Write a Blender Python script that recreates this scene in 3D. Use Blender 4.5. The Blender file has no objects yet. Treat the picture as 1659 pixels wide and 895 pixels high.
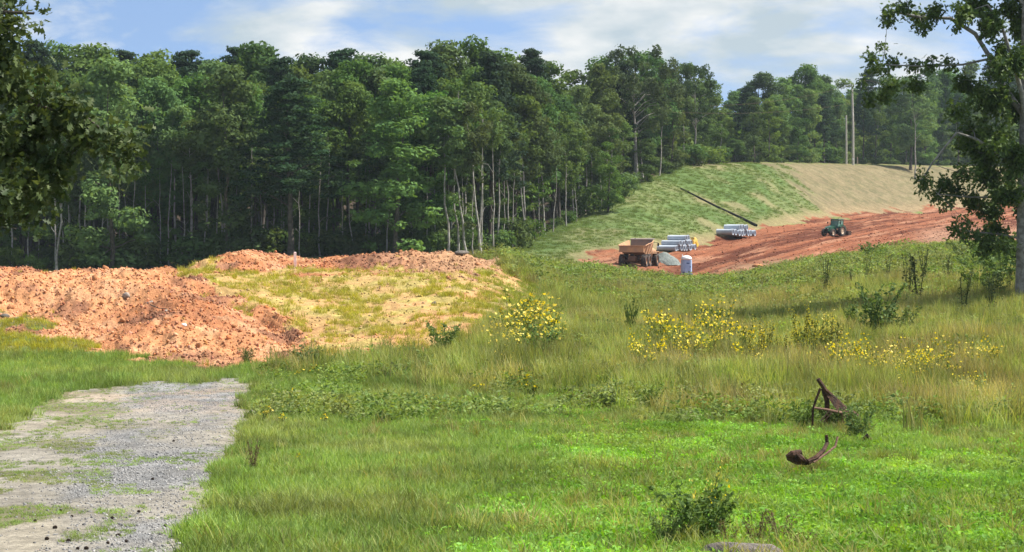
import bpy, math, random
import numpy as np
from mathutils import Vector, Matrix, Euler

# ------------------------------------------------------------------ camera, sky, sun, exposure
F, CX, HY, EYE = 3096.0, 829.5, 330.0, 5.0      # focal length in photo pixels, optical axis, horizon row, eye height
sc = bpy.context.scene
C = sc.collection
cam = bpy.data.cameras.new('camera'); camo = bpy.data.objects.new('camera', cam); C.objects.link(camo)
camo.location = (0, 0, EYE); camo.rotation_euler = (math.radians(90), 0, 0)
cam.sensor_width = 36; cam.lens = F / 1659 * 36; cam.shift_y = -(447.5 - HY) / 1659
cam.clip_start = 0.2; cam.clip_end = 12000
sc.camera = camo
SUN_EL, SUN_AZ = math.radians(53), math.radians(78)      # azimuth from +Y, clockwise
w = bpy.data.worlds.new('World'); sc.world = w; w.use_nodes = True
nt = w.node_tree; N = nt.nodes; L = nt.links; N.clear()
def nn(t, **k):
    n = N.new(t)
    for a, b in k.items(): setattr(n, a, b)
    return n
out = nn('ShaderNodeOutputWorld'); bg = nn('ShaderNodeBackground'); bg.inputs['Strength'].default_value = 0.105
sky = nn('ShaderNodeTexSky', sky_type='NISHITA', sun_disc=False, sun_elevation=SUN_EL, sun_rotation=SUN_AZ)
sky.air_density = 1.0; sky.dust_density = 0.6; sky.ozone_density = 0.8
tc = nn('ShaderNodeTexCoord')
up = nn('ShaderNodeVectorMath', operation='ADD'); up.inputs[1].default_value = (0, 0, 0.32)
L.new(tc.outputs['Generated'], up.inputs[0])
nrm = nn('ShaderNodeVectorMath', operation='NORMALIZE'); L.new(up.outputs[0], nrm.inputs[0]); L.new(nrm.outputs[0], sky.inputs['Vector'])
mp = nn('ShaderNodeMapping'); mp.inputs['Scale'].default_value = (9.0, 9.0, 30.0); mp.inputs['Location'].default_value = (2.35, 0.6, 0.35)
L.new(tc.outputs['Generated'], mp.inputs['Vector'])
n1 = nn('ShaderNodeTexNoise'); n1.inputs['Scale'].default_value = 1.0; n1.inputs['Detail'].default_value = 7; n1.inputs['Roughness'].default_value = 0.58; n1.inputs['Distortion'].default_value = 0.35
L.new(mp.outputs[0], n1.inputs['Vector'])
r1 = nn('ShaderNodeValToRGB'); r1.color_ramp.elements[0].position = 0.39; r1.color_ramp.elements[1].position = 0.57
L.new(n1.outputs['Fac'], r1.inputs['Fac'])
mp2 = nn('ShaderNodeMapping'); mp2.inputs['Scale'].default_value = (17, 17, 44); mp2.inputs['Location'].default_value = (5.2, 1.0, 0.15)
L.new(tc.outputs['Generated'], mp2.inputs['Vector'])
n2 = nn('ShaderNodeTexNoise'); n2.inputs['Scale'].default_value = 1.0; n2.inputs['Detail'].default_value = 6; L.new(mp2.outputs[0], n2.inputs['Vector'])
r2 = nn('ShaderNodeValToRGB'); r2.color_ramp.elements[0].position = 0.42; r2.color_ramp.elements[1].position = 0.66
r2.color_ramp.elements[0].color = (2.7, 3.2, 3.55, 1); r2.color_ramp.elements[1].color = (4.7, 4.75, 4.7, 1)
L.new(n2.outputs['Fac'], r2.inputs['Fac'])
mx = nn('ShaderNodeMixRGB'); L.new(r1.outputs['Color'], mx.inputs['Fac']); L.new(sky.outputs['Color'], mx.inputs['Color1']); L.new(r2.outputs['Color'], mx.inputs['Color2'])
L.new(mx.outputs[0], bg.inputs['Color']); L.new(bg.outputs[0], out.inputs['Surface'])
sd = bpy.data.lights.new('sun', 'SUN'); sd.energy = 5.0; sd.angle = math.radians(0.55); sd.color = (1.0, 0.94, 0.84)
so = bpy.data.objects.new('sun', sd); C.objects.link(so)
to_sun = Vector((math.sin(SUN_AZ) * math.cos(SUN_EL), math.cos(SUN_AZ) * math.cos(SUN_EL), math.sin(SUN_EL)))
so.rotation_euler = to_sun.to_track_quat('Z', 'Y').to_euler(); so.location = (60, 80, 120)
sc.view_settings.view_transform = 'Standard'; sc.view_settings.look = 'None'; sc.view_settings.exposure = 0.95; sc.view_settings.gamma = 1
sc.view_settings.use_curve_mapping = False
sc.render.engine = 'CYCLES'
sc.cycles.max_bounces = 6; sc.cycles.diffuse_bounces = 3; sc.cycles.transmission_bounces = 4; sc.cycles.transparent_max_bounces = 8
rng = np.random.default_rng(74)
random.seed(74)

# ------------------------------------------------------------------ helpers
def noise2(x, y, seed=0):
    x = np.asarray(x, float); y = np.asarray(y, float)
    xi = np.floor(x).astype(np.int64); yi = np.floor(y).astype(np.int64)
    xf = x - xi; yf = y - yi
    def h(a, b):
        n = (a * 374761393 + b * 668265263 + seed * 144665) & 0x7fffffff
        n = ((n ^ (n >> 13)) * 1274126177) & 0x7fffffff
        return ((n ^ (n >> 16)) & 0xffff) / 65535.0
    u = xf * xf * (3 - 2 * xf); v = yf * yf * (3 - 2 * yf)
    return (h(xi, yi) * (1 - u) + h(xi + 1, yi) * u) * (1 - v) + (h(xi, yi + 1) * (1 - u) + h(xi + 1, yi + 1) * u) * v
def fbm(x, y, o=4, seed=0, gain=0.5):
    s = 0; a = 1; t = 0
    for i in range(o):
        s = s + a * noise2(x * 2 ** i, y * 2 ** i, seed + i * 17); t += a; a *= gain
    return s / t
def smooth(a, b, x):
    t = np.clip((x - a) / (b - a), 0, 1); return t * t * (3 - 2 * t)
def mesh_np(name, V, faces, col=None, mat=None, smooth_sh=False):
    """faces: list of integer arrays, each (m, k)"""
    me = bpy.data.meshes.new(name)
    V = np.asarray(V, np.float32).reshape(-1, 3)
    faces = [np.asarray(f, np.int32) for f in faces if len(f)]
    nl = sum(f.size for f in faces); npoly = sum(len(f) for f in faces)
    me.vertices.add(len(V)); me.vertices.foreach_set('co', V.ravel())
    me.loops.add(nl); me.loops.foreach_set('vertex_index', np.concatenate([f.ravel() for f in faces]))
    me.polygons.add(npoly)
    tot = np.concatenate([np.full(len(f), f.shape[1], np.int32) for f in faces])
    st = np.zeros(npoly, np.int32); st[1:] = np.cumsum(tot)[:-1]
    me.polygons.foreach_set('loop_start', st)
    if smooth_sh: me.polygons.foreach_set('use_smooth', np.ones(npoly, bool))
    if col is not None:
        at = me.attributes.new('Col', 'FLOAT_COLOR', 'POINT')
        c4 = np.ones((len(V), 4), np.float32); c4[:, :3] = col
        at.data.foreach_set('color', c4.ravel())
    me.update(calc_edges=True); me.validate()
    if mat: me.materials.append(mat)
    return me
def ob(name, me, parent=None, loc=None):
    o = bpy.data.objects.new(name, me); C.objects.link(o)
    if parent: o.parent = parent
    if loc is not None: o.location = loc
    return o
def tag(o, label=None, cat=None, group=None, kind=None):
    if label: o['label'] = label
    if cat: o['category'] = cat
    if group: o['group'] = group
    if kind: o['kind'] = kind
    return o
def empty(name, loc, rz=0, s=1, label=None, cat=None, group=None):
    o = bpy.data.objects.new(name, None); C.objects.link(o)
    o.location = loc; o.rotation_euler = (0, 0, rz); o.scale = (s, s, s) if np.isscalar(s) else s
    o.empty_display_size = 0.2
    return tag(o, label, cat, group)

class MB:
    """collects boxes, prisms, tubes and rings into one mesh"""
    def __init__(s): s.v = []; s.f = []
    def add(s, vs, fs):
        b = len(s.v); s.v += [tuple(map(float, q)) for q in vs]; s.f += [tuple(b + i for i in q) for q in fs]; return s
    def box(s, c, d, rot=None, taper=(1, 1), bev=0.0):
        x, y, z = [q / 2 for q in d]
        R = Euler(rot).to_matrix() if rot else Matrix.Identity(3)
        if bev <= 0:
            vs = [Vector((sx * x * (taper[0] if sz > 0 else 1), sy * y * (taper[1] if sz > 0 else 1), sz * z)) for sz in (-1, 1) for sx, sy in ((-1, -1), (1, -1), (1, 1), (-1, 1))]
            fs = [(3, 2, 1, 0), (4, 5, 6, 7), (0, 1, 5, 4), (1, 2, 6, 5), (2, 3, 7, 6), (3, 0, 4, 7)]
        else:
            b = min(bev, x * .9, y * .9, z * .9)
            rings = []
            for zz, inset in ((-z, b), (-z + b, 0), (z - b, 0), (z, b)):
                tx = taper[0] if zz > 0 else 1; ty = taper[1] if zz > 0 else 1
                X, Y = (x - inset) * tx, (y - inset) * ty; q = b
                rings.append([(-X + q, -Y, zz), (X - q, -Y, zz), (X, -Y + q, zz), (X, Y - q, zz), (X - q, Y, zz), (-X + q, Y, zz), (-X, Y - q, zz), (-X, -Y + q, zz)])
            vs = [Vector(p) for r in rings for p in r]
            fs = [tuple(range(7, -1, -1)), tuple(range(24, 32))]
            for k in range(3):
                for i in range(8): j = (i + 1) % 8; fs.append((k * 8 + i, k * 8 + j, k * 8 + 8 + j, k * 8 + 8 + i))
        return s.add([R @ p + Vector(c) for p in vs], fs)
    def prism(s, poly, x0, x1, axis='x'):
        """poly in the other two axes, extruded along axis"""
        n = len(poly); vs = []
        for t in (x0, x1):
            for a, b in poly:
                vs.append((t, a, b) if axis == 'x' else ((a, t, b) if axis == 'y' else (a, b, t)))
        fs = [tuple(range(n - 1, -1, -1)), tuple(range(n, 2 * n))] + [(i, (i + 1) % n, n + (i + 1) % n, n + i) for i in range(n)]
        return s.add(vs, fs)
    def tube(s, path, rad, k=8, cap=True):
        V, Fq, caps = tube_np(path, rad, k)
        fs = [tuple(q) for q in Fq]
        if cap: fs += [tuple(c) for c in caps]
        return s.add(V, fs)
    def lathe(s, prof, c, axis='x', k=20):
        """closed profile of (along, radius) pairs turned about an axis through c"""
        n = len(prof); vs = []; fs = []
        for i in range(k):
            a = 2 * math.pi * i / k; ca, sa = math.cos(a), math.sin(a)
            for t, r in prof:
                p = (t, r * ca, r * sa) if axis == 'x' else ((r * ca, t, r * sa) if axis == 'y' else (r * ca, r * sa, t))
                vs.append((p[0] + c[0], p[1] + c[1], p[2] + c[2]))
        for i in range(k):
            for j in range(n):
                a, b = i * n + j, i * n + (j + 1) % n
                c2, d2 = ((i + 1) % k) * n + (j + 1) % n, ((i + 1) % k) * n + j
                fs.append((a, d2, c2, b))
        return s.add(vs, fs)
    def build(s, name, mat, parent=None, smooth_sh=False, kind=None):
        me = bpy.data.meshes.new(name); me.from_pydata(s.v, [], s.f); me.update()
        import bmesh
        bm = bmesh.new(); bm.from_mesh(me); bmesh.ops.recalc_face_normals(bm, faces=bm.faces[:]); bm.to_mesh(me); bm.free()
        if smooth_sh: me.polygons.foreach_set('use_smooth', np.ones(len(me.polygons), bool))
        if mat: me.materials.append(mat)
        o = ob(name, me, parent)
        if kind: o['kind'] = kind
        return o
def tube_np(path, rad, k=6):
    P = np.asarray(path, float); n = len(P); R = np.broadcast_to(np.asarray(rad, float), (n,))
    T = np.gradient(P, axis=0); T /= np.linalg.norm(T, axis=1, keepdims=True) + 1e-9
    ref = np.array([0, 0, 1.0]) if abs(T[0, 2]) < 0.9 else np.array([1.0, 0, 0])
    A = np.cross(T, ref); A /= np.linalg.norm(A, axis=1, keepdims=True) + 1e-9
    B = np.cross(T, A)
    an = np.arange(k) * 2 * np.pi / k
    V = P[:, None] + R[:, None, None] * (np.cos(an)[None, :, None] * A[:, None] + np.sin(an)[None, :, None] * B[:, None])
    i = np.arange(n - 1)[:, None] * k; j = np.arange(k)[None]; j2 = (j + 1) % k
    Fq = np.stack([i + j, i + j2, i + k + j2, i + k + j], -1).reshape(-1, 4)
    return V.reshape(-1, 3), Fq, [list(range(k))[::-1], list(range((n - 1) * k, n * k))]

# ------------------------------------------------------------------ materials
def newmat(name):
    m = bpy.data.materials.new(name); m.use_nodes = True
    return m, m.node_tree.nodes, m.node_tree.links, m.node_tree.nodes['Principled BSDF']
def mat_plain(name, c1, c2=None, rough=0.7, scale=4.0, bump=0.0, metal=0.0, spec=0.3, bscale=None, lo=0.4, hi=0.62):
    m, n, l, p = newmat(name)
    p.inputs['Roughness'].default_value = rough; p.inputs['Metallic'].default_value = metal; p.inputs['Specular IOR Level'].default_value = spec
    t = n.new('ShaderNodeTexCoord')
    if c2 is None: c2 = tuple(q * 0.8 for q in c1)
    z = n.new('ShaderNodeTexNoise'); z.inputs['Scale'].default_value = scale; z.inputs['Detail'].default_value = 5; l.new(t.outputs['Object'], z.inputs['Vector'])
    r = n.new('ShaderNodeValToRGB'); r.color_ramp.elements[0].position = lo; r.color_ramp.elements[1].position = hi
    r.color_ramp.elements[0].color = (*c1, 1); r.color_ramp.elements[1].color = (*c2, 1)
    l.new(z.outputs['Fac'], r.inputs['Fac']); l.new(r.outputs[0], p.inputs['Base Color'])
    if bump:
        b = n.new('ShaderNodeBump'); b.inputs['Strength'].default_value = bump; b.inputs['Distance'].default_value = 0.05
        z2 = n.new('ShaderNodeTexNoise'); z2.inputs['Scale'].default_value = bscale or scale * 4; z2.inputs['Detail'].default_value = 6; l.new(t.outputs['Object'], z2.inputs['Vector'])
        l.new(z2.outputs['Fac'], b.inputs['Height']); l.new(b.outputs[0], p.inputs['Normal'])
    return m
def mat_leaf(name, tint=(1, 1, 1), trans=0.35, rough=0.5, spec=0.25, var=0.35, instancer=False):
    """colour from the mesh's Col attribute, varied per object (or per instance)"""
    m, n, l, p = newmat(name)
    a = n.new('ShaderNodeAttribute'); a.attribute_name = 'Col'
    oi = n.new('ShaderNodeObjectInfo')
    hs = n.new('ShaderNodeHueSaturation')
    def rng_map(src, lo, hi, mul=1.0):
        q = n.new('ShaderNodeMath'); q.operation = 'MULTIPLY'; q.inputs[1].default_value = mul; l.new(src, q.inputs[0])
        fr = n.new('ShaderNodeMath'); fr.operation = 'FRACT'; l.new(q.outputs[0], fr.inputs[0])
        mr = n.new('ShaderNodeMapRange'); mr.inputs['To Min'].default_value = lo; mr.inputs['To Max'].default_value = hi; l.new(fr.outputs[0], mr.inputs['Value'])
        return mr.outputs[0]
    l.new(rng_map(oi.outputs['Random'], 0.5 - 0.024 * var / 0.35, 0.5 + 0.016 * var / 0.35, 7.13), hs.inputs['Hue'])
    l.new(rng_map(oi.outputs['Random'], 0.85, 1.1, 13.7), hs.inputs['Saturation'])
    l.new(rng_map(oi.outputs['Random'], 1 - var, 1 + var, 1.0), hs.inputs['Value'])
    src = a.outputs['Color']
    mu = n.new('ShaderNodeMixRGB'); mu.blend_type = 'MULTIPLY'; mu.inputs['Fac'].default_value = 1; mu.inputs['Color2'].default_value = (*tint, 1)
    l.new(src, mu.inputs['Color1']); src = mu.outputs[0]
    if instancer:
        b = n.new('ShaderNodeAttribute'); b.attribute_name = 'tint'; b.attribute_type = 'INSTANCER'
        m2 = n.new('ShaderNodeMixRGB'); m2.blend_type = 'MULTIPLY'; m2.inputs['Fac'].default_value = 1
        l.new(src, m2.inputs['Color1']); l.new(b.outputs['Color'], m2.inputs['Color2']); src = m2.outputs[0]
    l.new(src, hs.inputs['Color'])
    l.new(hs.outputs[0], p.inputs['Base Color']); p.inputs['Roughness'].default_value = rough; p.inputs['Specular IOR Level'].default_value = spec
    tr = n.new('ShaderNodeBsdfTranslucent')
    br = n.new('ShaderNodeMixRGB'); br.blend_type = 'MULTIPLY'; br.inputs['Fac'].default_value = 1; br.inputs['Color2'].default_value = (1.35, 1.25, 0.6, 1)
    l.new(hs.outputs[0], br.inputs['Color1']); l.new(br.outputs[0], tr.inputs['Color'])
    mix = n.new('ShaderNodeMixShader'); mix.inputs['Fac'].default_value = trans
    l.new(p.outputs[0], mix.inputs[1]); l.new(tr.outputs[0], mix.inputs[2]); l.new(mix.outputs[0], n['Material Output'].inputs['Surface'])
    return m
def mat_ground():
    m, n, l, p = newmat('ground_cover')
    p.inputs['Roughness'].default_value = 0.95; p.inputs['Specular IOR Level'].default_value = 0.08
    a = n.new('ShaderNodeAttribute'); a.attribute_name = 'Col'
    t = n.new('ShaderNodeTexCoord')
    cur = a.outputs['Color']
    for s, lo, hi in ((0.35, 0.8, 1.2), (2.2, 0.72, 1.28), (14.0, 0.7, 1.3)):
        z = n.new('ShaderNodeTexNoise'); z.inputs['Scale'].default_value = s; z.inputs['Detail'].default_value = 4; z.inputs['Roughness'].default_value = 0.65
        l.new(t.outputs['Object'], z.inputs['Vector'])
        mr = n.new('ShaderNodeMapRange'); mr.inputs['From Min'].default_value = 0.3; mr.inputs['From Max'].default_value = 0.7; mr.inputs['To Min'].default_value = lo; mr.inputs['To Max'].default_value = hi
        l.new(z.outputs['Fac'], mr.inputs['Value'])
        mu = n.new('ShaderNodeMixRGB'); mu.blend_type = 'MULTIPLY'; mu.inputs['Fac'].default_value = 1
        l.new(cur, mu.inputs['Color1']); l.new(mr.outputs[0], mu.inputs['Color2']); cur = mu.outputs[0]
    l.new(cur, p.inputs['Base Color'])
    z = n.new('ShaderNodeTexNoise'); z.inputs['Scale'].default_value = 9; z.inputs['Detail'].default_value = 8; z.inputs['Roughness'].default_value = 0.7; l.new(t.outputs['Object'], z.inputs['Vector'])
    b = n.new('ShaderNodeBump'); b.inputs['Strength'].default_value = 0.9; b.inputs['Distance'].default_value = 0.08
    l.new(z.outputs['Fac'], b.inputs['Height']); l.new(b.outputs[0], p.inputs['Normal'])
    return m
M = dict(
    ground=mat_ground(),
    leaf=mat_leaf('leaf', trans=0.34, spec=0.06, rough=0.75),
    oak=mat_leaf('oak_leaf', trans=0.25, rough=0.55, spec=0.18, var=0.1),
    grass=mat_leaf('grass_blade', trans=0.36, instancer=True, var=0.22, rough=0.7, spec=0.1),
    weed=mat_leaf('weed_leaf', trans=0.34, var=0.2, rough=0.7, spec=0.1),
    petal=mat_leaf('petal', trans=0.3, var=0.1),
    clod=mat_leaf('soil_clod', trans=0.0, rough=0.95, spec=0.05, instancer=True, var=0.22),
    bark=mat_plain('bark', (0.055, 0.045, 0.036), (0.11, 0.095, 0.08), 0.9, 3, 0.6),
    palebark=mat_plain('pale_bark', (0.40, 0.38, 0.35), (0.24, 0.22, 0.195), 0.9, 2.5, 0.4),
    greybark=mat_plain('grey_bark', (0.30, 0.29, 0.27), (0.17, 0.16, 0.145), 0.9, 6, 0.8, bscale=25),
    clodp=mat_plain('clay_clod', (0.47, 0.23, 0.112), (0.35, 0.155, 0.076), 0.95, 2.2, 0.7, spec=0.05),
    stone=mat_plain('stone', (0.40, 0.36, 0.32), (0.25, 0.2, 0.17), 0.9, 4, 0.6),
    graystone=mat_plain('grey_stone', (0.22, 0.19, 0.17), (0.11, 0.10, 0.085), 0.95, 5, 0.9),
    bed=mat_plain('dusty_yellow_paint', (0.50, 0.28, 0.145), (0.36, 0.21, 0.135), 0.85, 1.3, 0.2),
    bedin=mat_plain('worn_bed_steel', (0.21, 0.16, 0.14), (0.16, 0.14, 0.14), 0.7, 1.5, 0.2),
    chassis=mat_plain('dusty_chassis', (0.10, 0.065, 0.05), (0.16, 0.09, 0.06), 0.8, 2.5),
    tyre=mat_plain('dusty_tyre', (0.035, 0.032, 0.032), (0.10, 0.075, 0.065), 0.9, 2.0),
    glass=mat_plain('tinted_glass', (0.10, 0.19, 0.17), (0.14, 0.26, 0.23), 0.08, 1.0, spec=0.8),
    green=mat_plain('green_paint', (0.012, 0.06, 0.035), (0.02, 0.085, 0.05), 0.35, 1.5, spec=0.5),
    black=mat_plain('black_plastic', (0.008, 0.008, 0.009), (0.014, 0.013, 0.013), 0.8, 3, spec=0.1),
    rim=mat_plain('dusty_yellow_rim', (0.62, 0.5, 0.34), (0.5, 0.36, 0.26), 0.6, 3),
    rust=mat_plain('rust', (0.04, 0.024, 0.018), (0.10, 0.05, 0.032), 0.85, 7, 0.5, metal=0.1),
    rustpale=mat_plain('pale_rust', (0.26, 0.15, 0.11), (0.16, 0.09, 0.065), 0.85, 7, 0.5),
    pipe=mat_plain('pipe_concrete', (0.46, 0.51, 0.58), (0.37, 0.42, 0.49), 0.7, 1.2, 0.15),
    gravel=mat_plain('gravel', (0.12, 0.145, 0.14), (0.20, 0.22, 0.205), 0.9, 6, 1.0, bscale=14),
    yellow=mat_plain('yellow_paint', (0.62, 0.40, 0.05), (0.55, 0.38, 0.12), 0.5, 3),
    white=mat_plain('white_plastic', (0.78, 0.79, 0.80), (0.70, 0.71, 0.72), 0.5, 2),
    blue=mat_plain('pale_blue_plastic', (0.36, 0.48, 0.70), (0.31, 0.43, 0.66), 0.5, 2),
    dblue=mat_plain('dark_blue_plastic', (0.06, 0.11, 0.25), (0.05, 0.09, 0.2), 0.5, 2),
    pink=mat_plain('pink_white_paint', (0.80, 0.55, 0.52), (0.8, 0.74, 0.72), 0.6, 6),
    wood=mat_plain('weathered_wood', (0.34, 0.27, 0.20), (0.24, 0.18, 0.13), 0.85, 5, 0.4),
    pole=mat_plain('grey_pole_wood', (0.52, 0.50, 0.44), (0.42, 0.40, 0.35), 0.85, 3, 0.3),
    cone=mat_plain('dark_cone', (0.02, 0.014, 0.010), (0.05, 0.033, 0.022), 0.9, 60),
)

# ------------------------------------------------------------------ terrain: profiles of depth and height for a fan of sight lines
NEAR = [(0.5, 1.7), (5, 2.3), (10, 2.85), (20, 3.65), (35, 4.55), (48, 5.1)]
COLS = {
 -20000: [(64,5.5),(70,5.5),(80,5.5),(86,5.5),(90,5.5),(108,5.9),(160,5.9),(205,5.8),(260,5.0),(500,-8)],
 -900: [(64,595),(70,560),(80,480),(86,455),(90,3.8),(108,5.9),(160,6.8),(205,7.2),(260,6.0),(500,-8)],
 -300: [(64,595),(70,545),(80,450),(86,434),(90,3.0),(108,5.9),(160,6.8),(205,7.2),(260,6.0),(500,-8)],
 0: [(64,592),(70,540),(80,450),(85,434),(89,3.0),(106,5.9),(160,6.8),(205,7.2),(260,6.0),(500,-8)],
 40: [(64,592),(70,540),(80,446),(85,430),(89,3.0),(106,5.9),(160,6.8),(205,7.2),(260,6.0),(500,-8)],
 130: [(64,592),(70,540),(80,450),(85,436),(89,3.0),(106,5.9),(160,6.8),(205,7.2),(260,6.0),(500,-8)],
 215: [(64,590),(71,530),(80,445),(84,430),(90,3.1),(108,5.7),(160,6.8),(205,7.2),(260,6.0),(500,-8)],
 290: [(64,590),(74,485),(79,458),(88,446),(96,436),(118,5.8),(160,6.5),(205,6.9),(260,5.0),(500,-8)],
 370: [(64,588),(74,500),(82,466),(93,408),(98,412),(120,5.9),(160,5.9),(205,5.8),(260,5.0),(500,-8)],
 440: [(64,584),(74,525),(84,457),(93,416),(99,416),(121,5.9),(160,5.9),(205,5.8),(260,5.0),(500,-8)],
 500: [(64,582),(72,550),(82,475),(93,412),(100,412),(125,5.9),(160,5.9),(205,5.8),(260,5.0),(500,-8)],
 600: [(62,588),(70,550),(82,476),(94,408),(101,410),(125,5.9),(160,5.9),(205,5.8),(260,5.0),(500,-8)],
 740: [(60,592),(70,545),(82,470),(96,408),(102,411),(128,6.0),(160,6.0),(205,5.8),(260,5.0),(500,-8)],
 800: [(60,592),(72,530),(86,462),(98,416),(106,416),(130,6.0),(160,6.0),(208,5.6),(235,5.0),(500,-8)],
 870: [(58,600),(75,522),(90,478),(104,446),(116,433),(140,6.2),(180,6.5),(214,424),(245,388),(500,-9)],
 950: [(58,602),(75,535),(95,480),(120,452),(138,440),(165,6.6),(205,434),(228,424),(264,350),(500,-10)],
 1030: [(58,602),(78,530),(100,482),(130,457),(150,448),(178,7.2),(205,440),(238,414),(287,302),(500,-12)],
 1100: [(56,605),(78,535),(105,485),(140,463),(155,458),(180,8.2),(208,452),(250,403),(330,270),(600,-17)],
 1180: [(56,605),(80,530),(110,480),(145,458),(158,453),(178,7.4),(205,444),(275,391),(350,266),(600,-17)],
 1240: [(56,603),(80,525),(110,470),(146,444),(158,440),(178,6.7),(205,438),(300,371),(362,265),(600,-17)],
 1350: [(56,600),(80,515),(110,455),(150,422),(162,417),(180,5.4),(210,424),(352,354),(415,267),(700,-18)],
 1450: [(56,600),(80,508),(110,445),(140,412),(152,405),(170,4.6),(215,405),(390,346),(450,269),(700,-18)],
 1560: [(56,598),(80,500),(110,438),(138,407),(150,403),(165,3.9),(220,396),(425,339),(475,272),(700,-18)],
 1659: [(56,596),(80,492),(110,432),(138,405),(150,402),(165,3.8),(220,395),(445,336),(500,273),(700,-18)],
 2200: [(56,596),(80,492),(110,432),(138,403),(150,400),(165,3.8),(220,395),(460,336),(520,273),(700,-18)],
 22000: [(56,5.2),(80,5.2),(110,5.2),(138,5),(150,5),(165,4.8),(220,4.6),(460,1),(520,-8),(700,-18)],
}
PXK = np.array(sorted(COLS)); 
def col_knots(px):
    k = COLS[px]; r = []
    for d, q in NEAR + k:
        r.append((d, q if q < 150 else (q - HY) * d / F))
    r.append((6000, r[-1][1])); return np.array(r)
KN = np.stack([col_knots(p) for p in PXK])                        # (cols, knots, 2)
TPX = np.concatenate([np.linspace(-20000, -1000, 40)[:-1], np.arange(-1000, 2300, 8.0), np.linspace(2300, 22000, 40)])
TLD = np.linspace(math.log(0.5), math.log(6000), 1100)
def build_table():
    T = np.zeros((len(TPX), len(TLD)))
    for i, px in enumerate(TPX):
        j = int(np.clip(np.searchsorted(PXK, px) - 1, 0, len(PXK) - 2)); t = np.clip((px - PXK[j]) / (PXK[j + 1] - PXK[j]), 0, 1)
        k = KN[j] * (1 - t) + KN[j + 1] * t
        T[i] = np.interp(np.exp(TLD), k[:, 0], k[:, 1])
    def blur(A, s, ax):
        r = int(3 * s); g = np.exp(-0.5 * (np.arange(-r, r + 1) / s) ** 2); g /= g.sum()
        Ap = np.pad(A, [(r, r) if q == ax else (0, 0) for q in range(2)], mode='edge')
        return sum(g[q] * (Ap[q:q + A.shape[0]] if ax == 0 else Ap[:, q:q + A.shape[1]]) for q in range(2 * r + 1))
    T = blur(T, 1.6, 1); T = blur(T, 1.8, 0)
    return T
TAB = build_table()
def wide(d): return np.maximum(d, 15.0)
def base_h(px, d):
    px = np.asarray(px, float); ld = np.log(np.clip(d, 0.5, 6000))
    j = (ld - TLD[0]) / (TLD[1] - TLD[0]); j0 = np.clip(j.astype(int), 0, len(TLD) - 2); fj = j - j0
    i0 = np.clip(np.searchsorted(TPX, px) - 1, 0, len(TPX) - 2); fi = np.clip((px - TPX[i0]) / (TPX[i0 + 1] - TPX[i0]), 0, 1)
    return (TAB[i0, j0] * (1 - fi) + TAB[i0 + 1, j0] * fi) * (1 - fj) + (TAB[i0, j0 + 1] * (1 - fi) + TAB[i0 + 1, j0 + 1] * fi) * fj
def hit(px, py, dmin=16.0):
    """first ground point on the sight line (px, py)"""
    d = np.exp(TLD[TLD > math.log(dmin)]); h = base_h(np.full(len(d), float(px)), d)
    pp = HY + h * F / d
    k = np.nonzero(pp <= py)[0]
    return float(d[k[0]]) if len(k) else 900.0
def inside(poly, px, ld):
    r = np.zeros(px.shape, bool); n = len(poly)
    for i in range(n):
        x1, y1 = poly[i]; x2, y2 = poly[(i + 1) % n]
        c = ((y1 > ld) != (y2 > ld)) & (px < (x2 - x1) * (ld - y1) / (y2 - y1 + 1e-12) + x1)
        r ^= c
    return r
def ipoly(pts, dmin=16): return [(px, math.log(hit(px, py, dmin))) for px, py in pts]
def dpoly(pts): return [(px, math.log(d)) for px, d in pts]
P_DRIVE = ipoly([(415, 617), (408, 640), (388, 690), (378, 725), (358, 765), (338, 805), (322, 850), (304, 895)]) + dpoly([(270, 17), (120, 12), (-1200, 12), (-1500, 30)]) + ipoly([(-60, 715), (50, 672), (105, 642), (180, 628), (260, 619)])
P_M1 = dpoly([(-1500, 110), (-300, 104), (0, 103), (200, 103)]) + dpoly([(262, 98), (300, 84), (335, 80.5), (400, 77.5), (440, 76), (478, 72), (505, 68)]) + ipoly([(500, 582), (430, 592), (330, 594), (240, 590), (180, 566), (120, 545), (50, 528), (0, 520), (-1500, 520)])
P_RIDGE = dpoly([(262, 108), (280, 92), (320, 88), (360, 86.5), (420, 88.5), (520, 89), (640, 89), (720, 88), (770, 90), (815, 97), (812, 104), (740, 112), (600, 112), (400, 110)])
P_STRAW = dpoly([(255, 97), (285, 100), (300, 90), (360, 90), (520, 91), (640, 91), (720, 90), (800, 98), (860, 98), (900, 86), (850, 74), (770, 68), (690, 64.5), (580, 62.5), (510, 63), (440, 70), (330, 78), (280, 84)])
P_ROAD = dpoly([(918, 217), (1000, 196), (1100, 190), (1180, 186), (1340, 183), (1450, 178), (1700, 175), (2600, 180), (2600, 560), (2000, 500), (1700, 455), (1560, 424), (1450, 389), (1350, 350), (1240, 299), (1150, 265), (1085, 247), (1000, 239), (955, 232)])
P_SLOPE = dpoly([(800, 170), (925, 212), (1000, 228), (1085, 242), (1240, 298), (1350, 349), (1560, 423), (2000, 500), (2600, 560), (2600, 620), (1700, 520), (1560, 482), (1450, 458), (1350, 424), (1240, 372), (1180, 358), (1100, 338), (1030, 294), (950, 268), (870, 250), (800, 238)])
def jitter(px, d, amp=10, s=1.5, seed=5):
    x = (px - CX) / F * d
    return px + (fbm(x / s, d / s, 3, seed) - 0.5) * 2 * amp * 60 / d, np.log(d) + (fbm(x / s + 40, d / s, 3, seed + 3) - 0.5) * 0.06 * amp / 10
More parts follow.
